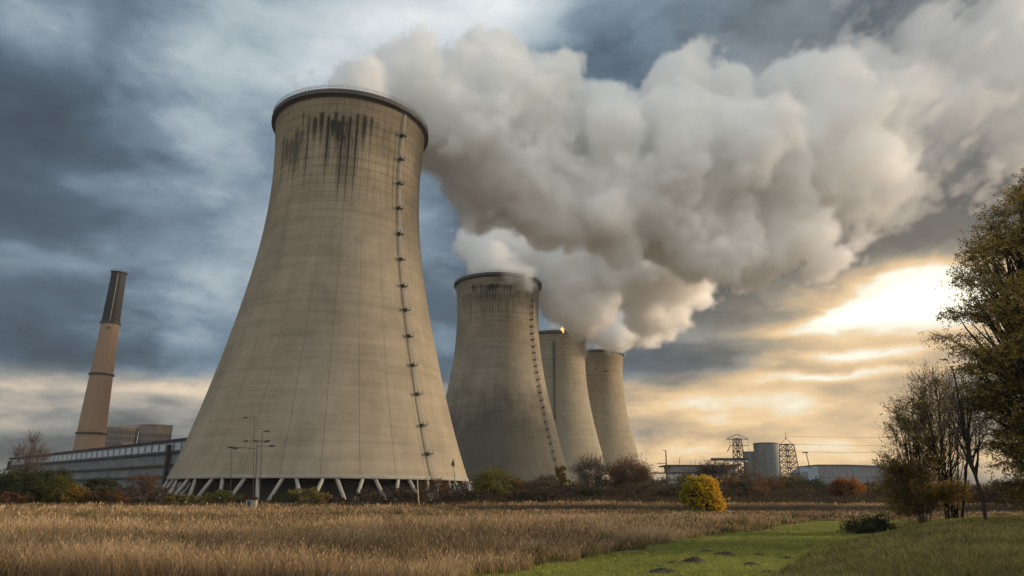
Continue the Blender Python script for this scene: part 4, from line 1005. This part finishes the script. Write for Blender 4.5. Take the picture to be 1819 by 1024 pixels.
# ------------------------------------------------------------------ steam
def steam(name, label, puffs, voxel, amp, bil, dens, edge, rag):
    """Volume grid filled once by a field: soft union of puffs, bulged by cell noise."""
    cs = []
    for (px, py, Y, rp) in puffs:
        c = at(px, py, Y); Z = Y*cos(PITCH)+(c[2]-EYE)*sin(PITCH); cs.append((c, rp*Z/F*1.12+1))
    pad = amp*1.2
    lo = np.min([c-r-pad for c, r in cs], axis=0); hi = np.max([c+r+pad for c, r in cs], axis=0)
    dim = np.maximum(((hi-lo)/voxel).astype(int), 8)
    print(name, 'grid', dim, dim.prod())
    g = bpy.data.node_groups.new(name, 'GeometryNodeTree')
    g.interface.new_socket('Geometry', in_out='INPUT', socket_type='NodeSocketGeometry')
    g.interface.new_socket('Geometry', in_out='OUTPUT', socket_type='NodeSocketGeometry')
    t = T(g); out = t.node('NodeGroupOutput'); vc = t.node('GeometryNodeVolumeCube')
    P = V(t, t.node('GeometryNodeInputPosition').outputs[0])
    px_, py_, pz_ = t.xyz(P)
    warp = t.vmath('SCALE', t.vmath('SUBTRACT', t.noise(P, 1/60, 2, .5, out=1), (.5, .5, .5)), amp*1.3)
    Pw = t.vmath('ADD', P, warp)
    s = None
    for c, r in cs:
        d = t.vmath('DISTANCE', Pw, tuple(map(float, c)), out=1)-float(r)
        s = d if s is None else t.math('SMOOTH_MIN', s, d, amp*.6)
    Pv = t.vmath('ADD', P, t.vmath('SCALE', t.vmath('SUBTRACT', t.noise(P, 1/22, 3, .5, out=1), (.5, .5, .5)), 9.))
    b1 = t.voro(Pv, bil, 0, .5, 'F1')
    b2 = t.voro(Pv, bil*2.3, 1, .5)
    b3 = t.voro(Pv, bil*5.2, 0)
    fb = t.noise(P, bil*1.3, 6, .66)
    # rag: 0 = billowing heap, 1 = torn wisps (towards the right)
    x0, x1 = rag; R = t.sstep(px_, x0, x1)
    md = t.sstep(t.noise(P, 1/48, 2, .5), .40, .62, .35, 1.35)
    fbw = t.noise(t.vmath('MULTIPLY', P, (1., .5, 1.)), bil*1.5, 6, .64)
    h = (b1-.50)*amp*1.15+(b2-.45)*amp*.36*md+(b3-.45)*amp*.26*md
    hole = t.noise(t.vmath('MULTIPLY', P, (1., .35, 1.15)), 1/32, 4, .58)
    h = h*(1-R*.8)+((fbw-.5)*amp*5.+(hole-.50)*amp*9.)*R+(fb-.5)*amp*1.7
    s = s+h
    wdt = R*edge*4+edge
    rho = t.math('MULTIPLY', s/wdt, -1., clamp=True)
    R2 = t.sstep(px_, x0, x1+40); rho = rho*(1-R2*.82)*dens
    # do not leave steam inside the box faces
    for i, v in enumerate((px_, py_, pz_)):
        pass
    g.links.new(rho.s, vc.inputs['Density'])
    vc.inputs['Min'].default_value = tuple(map(float, lo)); vc.inputs['Max'].default_value = tuple(map(float, hi))
    for k, i in zip('XYZ', range(3)): vc.inputs['Resolution '+k].default_value = int(dim[i])
    m = bpy.data.materials.new(name); m.use_nodes = True; nt = m.node_tree; nt.nodes.clear(); mt = T(nt)
    o_ = mt.node('ShaderNodeOutputMaterial'); pv = mt.node('ShaderNodeVolumePrincipled')
    pv.inputs['Color'].default_value = (.998, .996, .99, 1); pv.inputs['Density'].default_value = 1.; pv.inputs['Anisotropy'].default_value = .15
    nt.links.new(pv.outputs[0], o_.inputs['Volume'])
    sm = t.node('GeometryNodeSetMaterial'); sm.inputs['Material'].default_value = m
    g.links.new(vc.outputs[0], sm.inputs[0]); g.links.new(sm.outputs[0], out.inputs[0])
    vol = bpy.data.volumes.new(name) if False else bpy.data.meshes.new(name)
    o = bpy.data.objects.new(name, vol); C.objects.link(o); vol.materials.append(m)
    md = o.modifiers.new('fill', 'NODES'); md.node_group = g
    tag(o, label, 'steam', kind='stuff')
    return o
PUFF_A = [(606, 214, 199, 58), (655, 220, 201, 56), (645, 160, 208, 32), (640, 125, 212, 30), (690, 155, 212, 52), (700, 110, 218, 26), (745, 185, 220, 80), (800, 225, 228, 105), (862, 140, 232, 72), (868, 88, 232, 40), (915, 110, 234, 42), (930, 215, 234, 95),
          (850, 310, 234, 92), (975, 170, 238, 52), (960, 320, 240, 95), (1075, 262, 244, 78), (1105, 205, 246, 42), (1050, 215, 244, 34), (1075, 350, 246, 82), (1165, 250, 250, 72), (1190, 160, 252, 58), (1235, 130, 252, 36), (1275, 150, 254, 46),
          (1160, 350, 252, 96), (1260, 280, 258, 105), (1290, 420, 262, 72), (1210, 410, 258, 72), (1370, 310, 268, 100), (1345, 470, 270, 50), (1385, 440, 272, 46), (1450, 270, 278, 108), (1430, 190, 280, 66), (1440, 365, 278, 50),
          (1520, 235, 286, 74), (1545, 330, 286, 42), (1560, 295, 296, 48), (1600, 190, 300, 76), (1585, 112, 310, 52), (1535, 150, 298, 50), (1648, 262, 296, 50), (1690, 170, 312, 76),
          (1678, 88, 322, 50), (1650, 315, 300, 38), (1700, 340, 306, 30), (1722, 372, 308, 21), (1738, 398, 310, 15), (1735, 232, 318, 50), (1775, 145, 322, 70), (1762, 52, 330, 52), (1792, 268, 318, 44), (1840, 255, 330, 46),
          (1855, 180, 334, 76), (1850, 80, 340, 76), (1950, 120, 352, 105), (1940, 20, 360, 80)]
PUFF_B = [(884, 505, 369, 62), (860, 470, 371, 52), (930, 455, 376, 60), (1000, 480, 384, 75), (1080, 470, 392, 85), (1040, 545, 390, 48), (1150, 460, 404, 85), (1150, 540, 410, 50), (1220, 480, 415, 60), (1180, 560, 420, 30), (1215, 520, 420, 34)]
PUFF_C = [(1000, 600, 502, 33), (1030, 570, 504, 36), (1080, 575, 512, 42), (1130, 570, 520, 42), (1180, 540, 525, 42), (1077, 628, 570, 26), (1100, 600, 570, 28), (1150, 590, 572, 26), (1220, 500, 530, 45), (1180, 580, 575, 22)]
steam('steam_plume', 'great billowing steam plume blown right from the nearest cooling tower', PUFF_A, STEAM_VOX, 15, 1/26, .26, .7, (75, 160))
steam('steam_plume', 'pale low steam cloud rising from the second cooling tower', PUFF_B, STEAM_VOX*1.5, 14, 1/30, .18, 1.2, (90, 190))
steam('steam_plume', 'small bright steam cloud over the two farthest cooling towers', PUFF_C, STEAM_VOX*1.7, 14, 1/30, .18, 1.2, (120, 230))

def haze():
    m = bpy.data.materials.new('haze'); m.use_nodes = True; nt = m.node_tree; nt.nodes.clear()
    o_ = nt.nodes.new('ShaderNodeOutputMaterial'); p = nt.nodes.new('ShaderNodeVolumePrincipled'); p.inputs['Density'].default_value = HAZE
    p.inputs['Color'].default_value = (.86, .90, .96, 1); p.inputs['Anisotropy'].default_value = .3; nt.links.new(p.outputs[0], o_.inputs['Volume'])
    b = MB(); b.box((100, 330, 149), (1600, 1060, 302)); tag(b.build('haze', m), 'thin evening haze in the air', 'haze', kind='stuff')
if HAZE: haze()
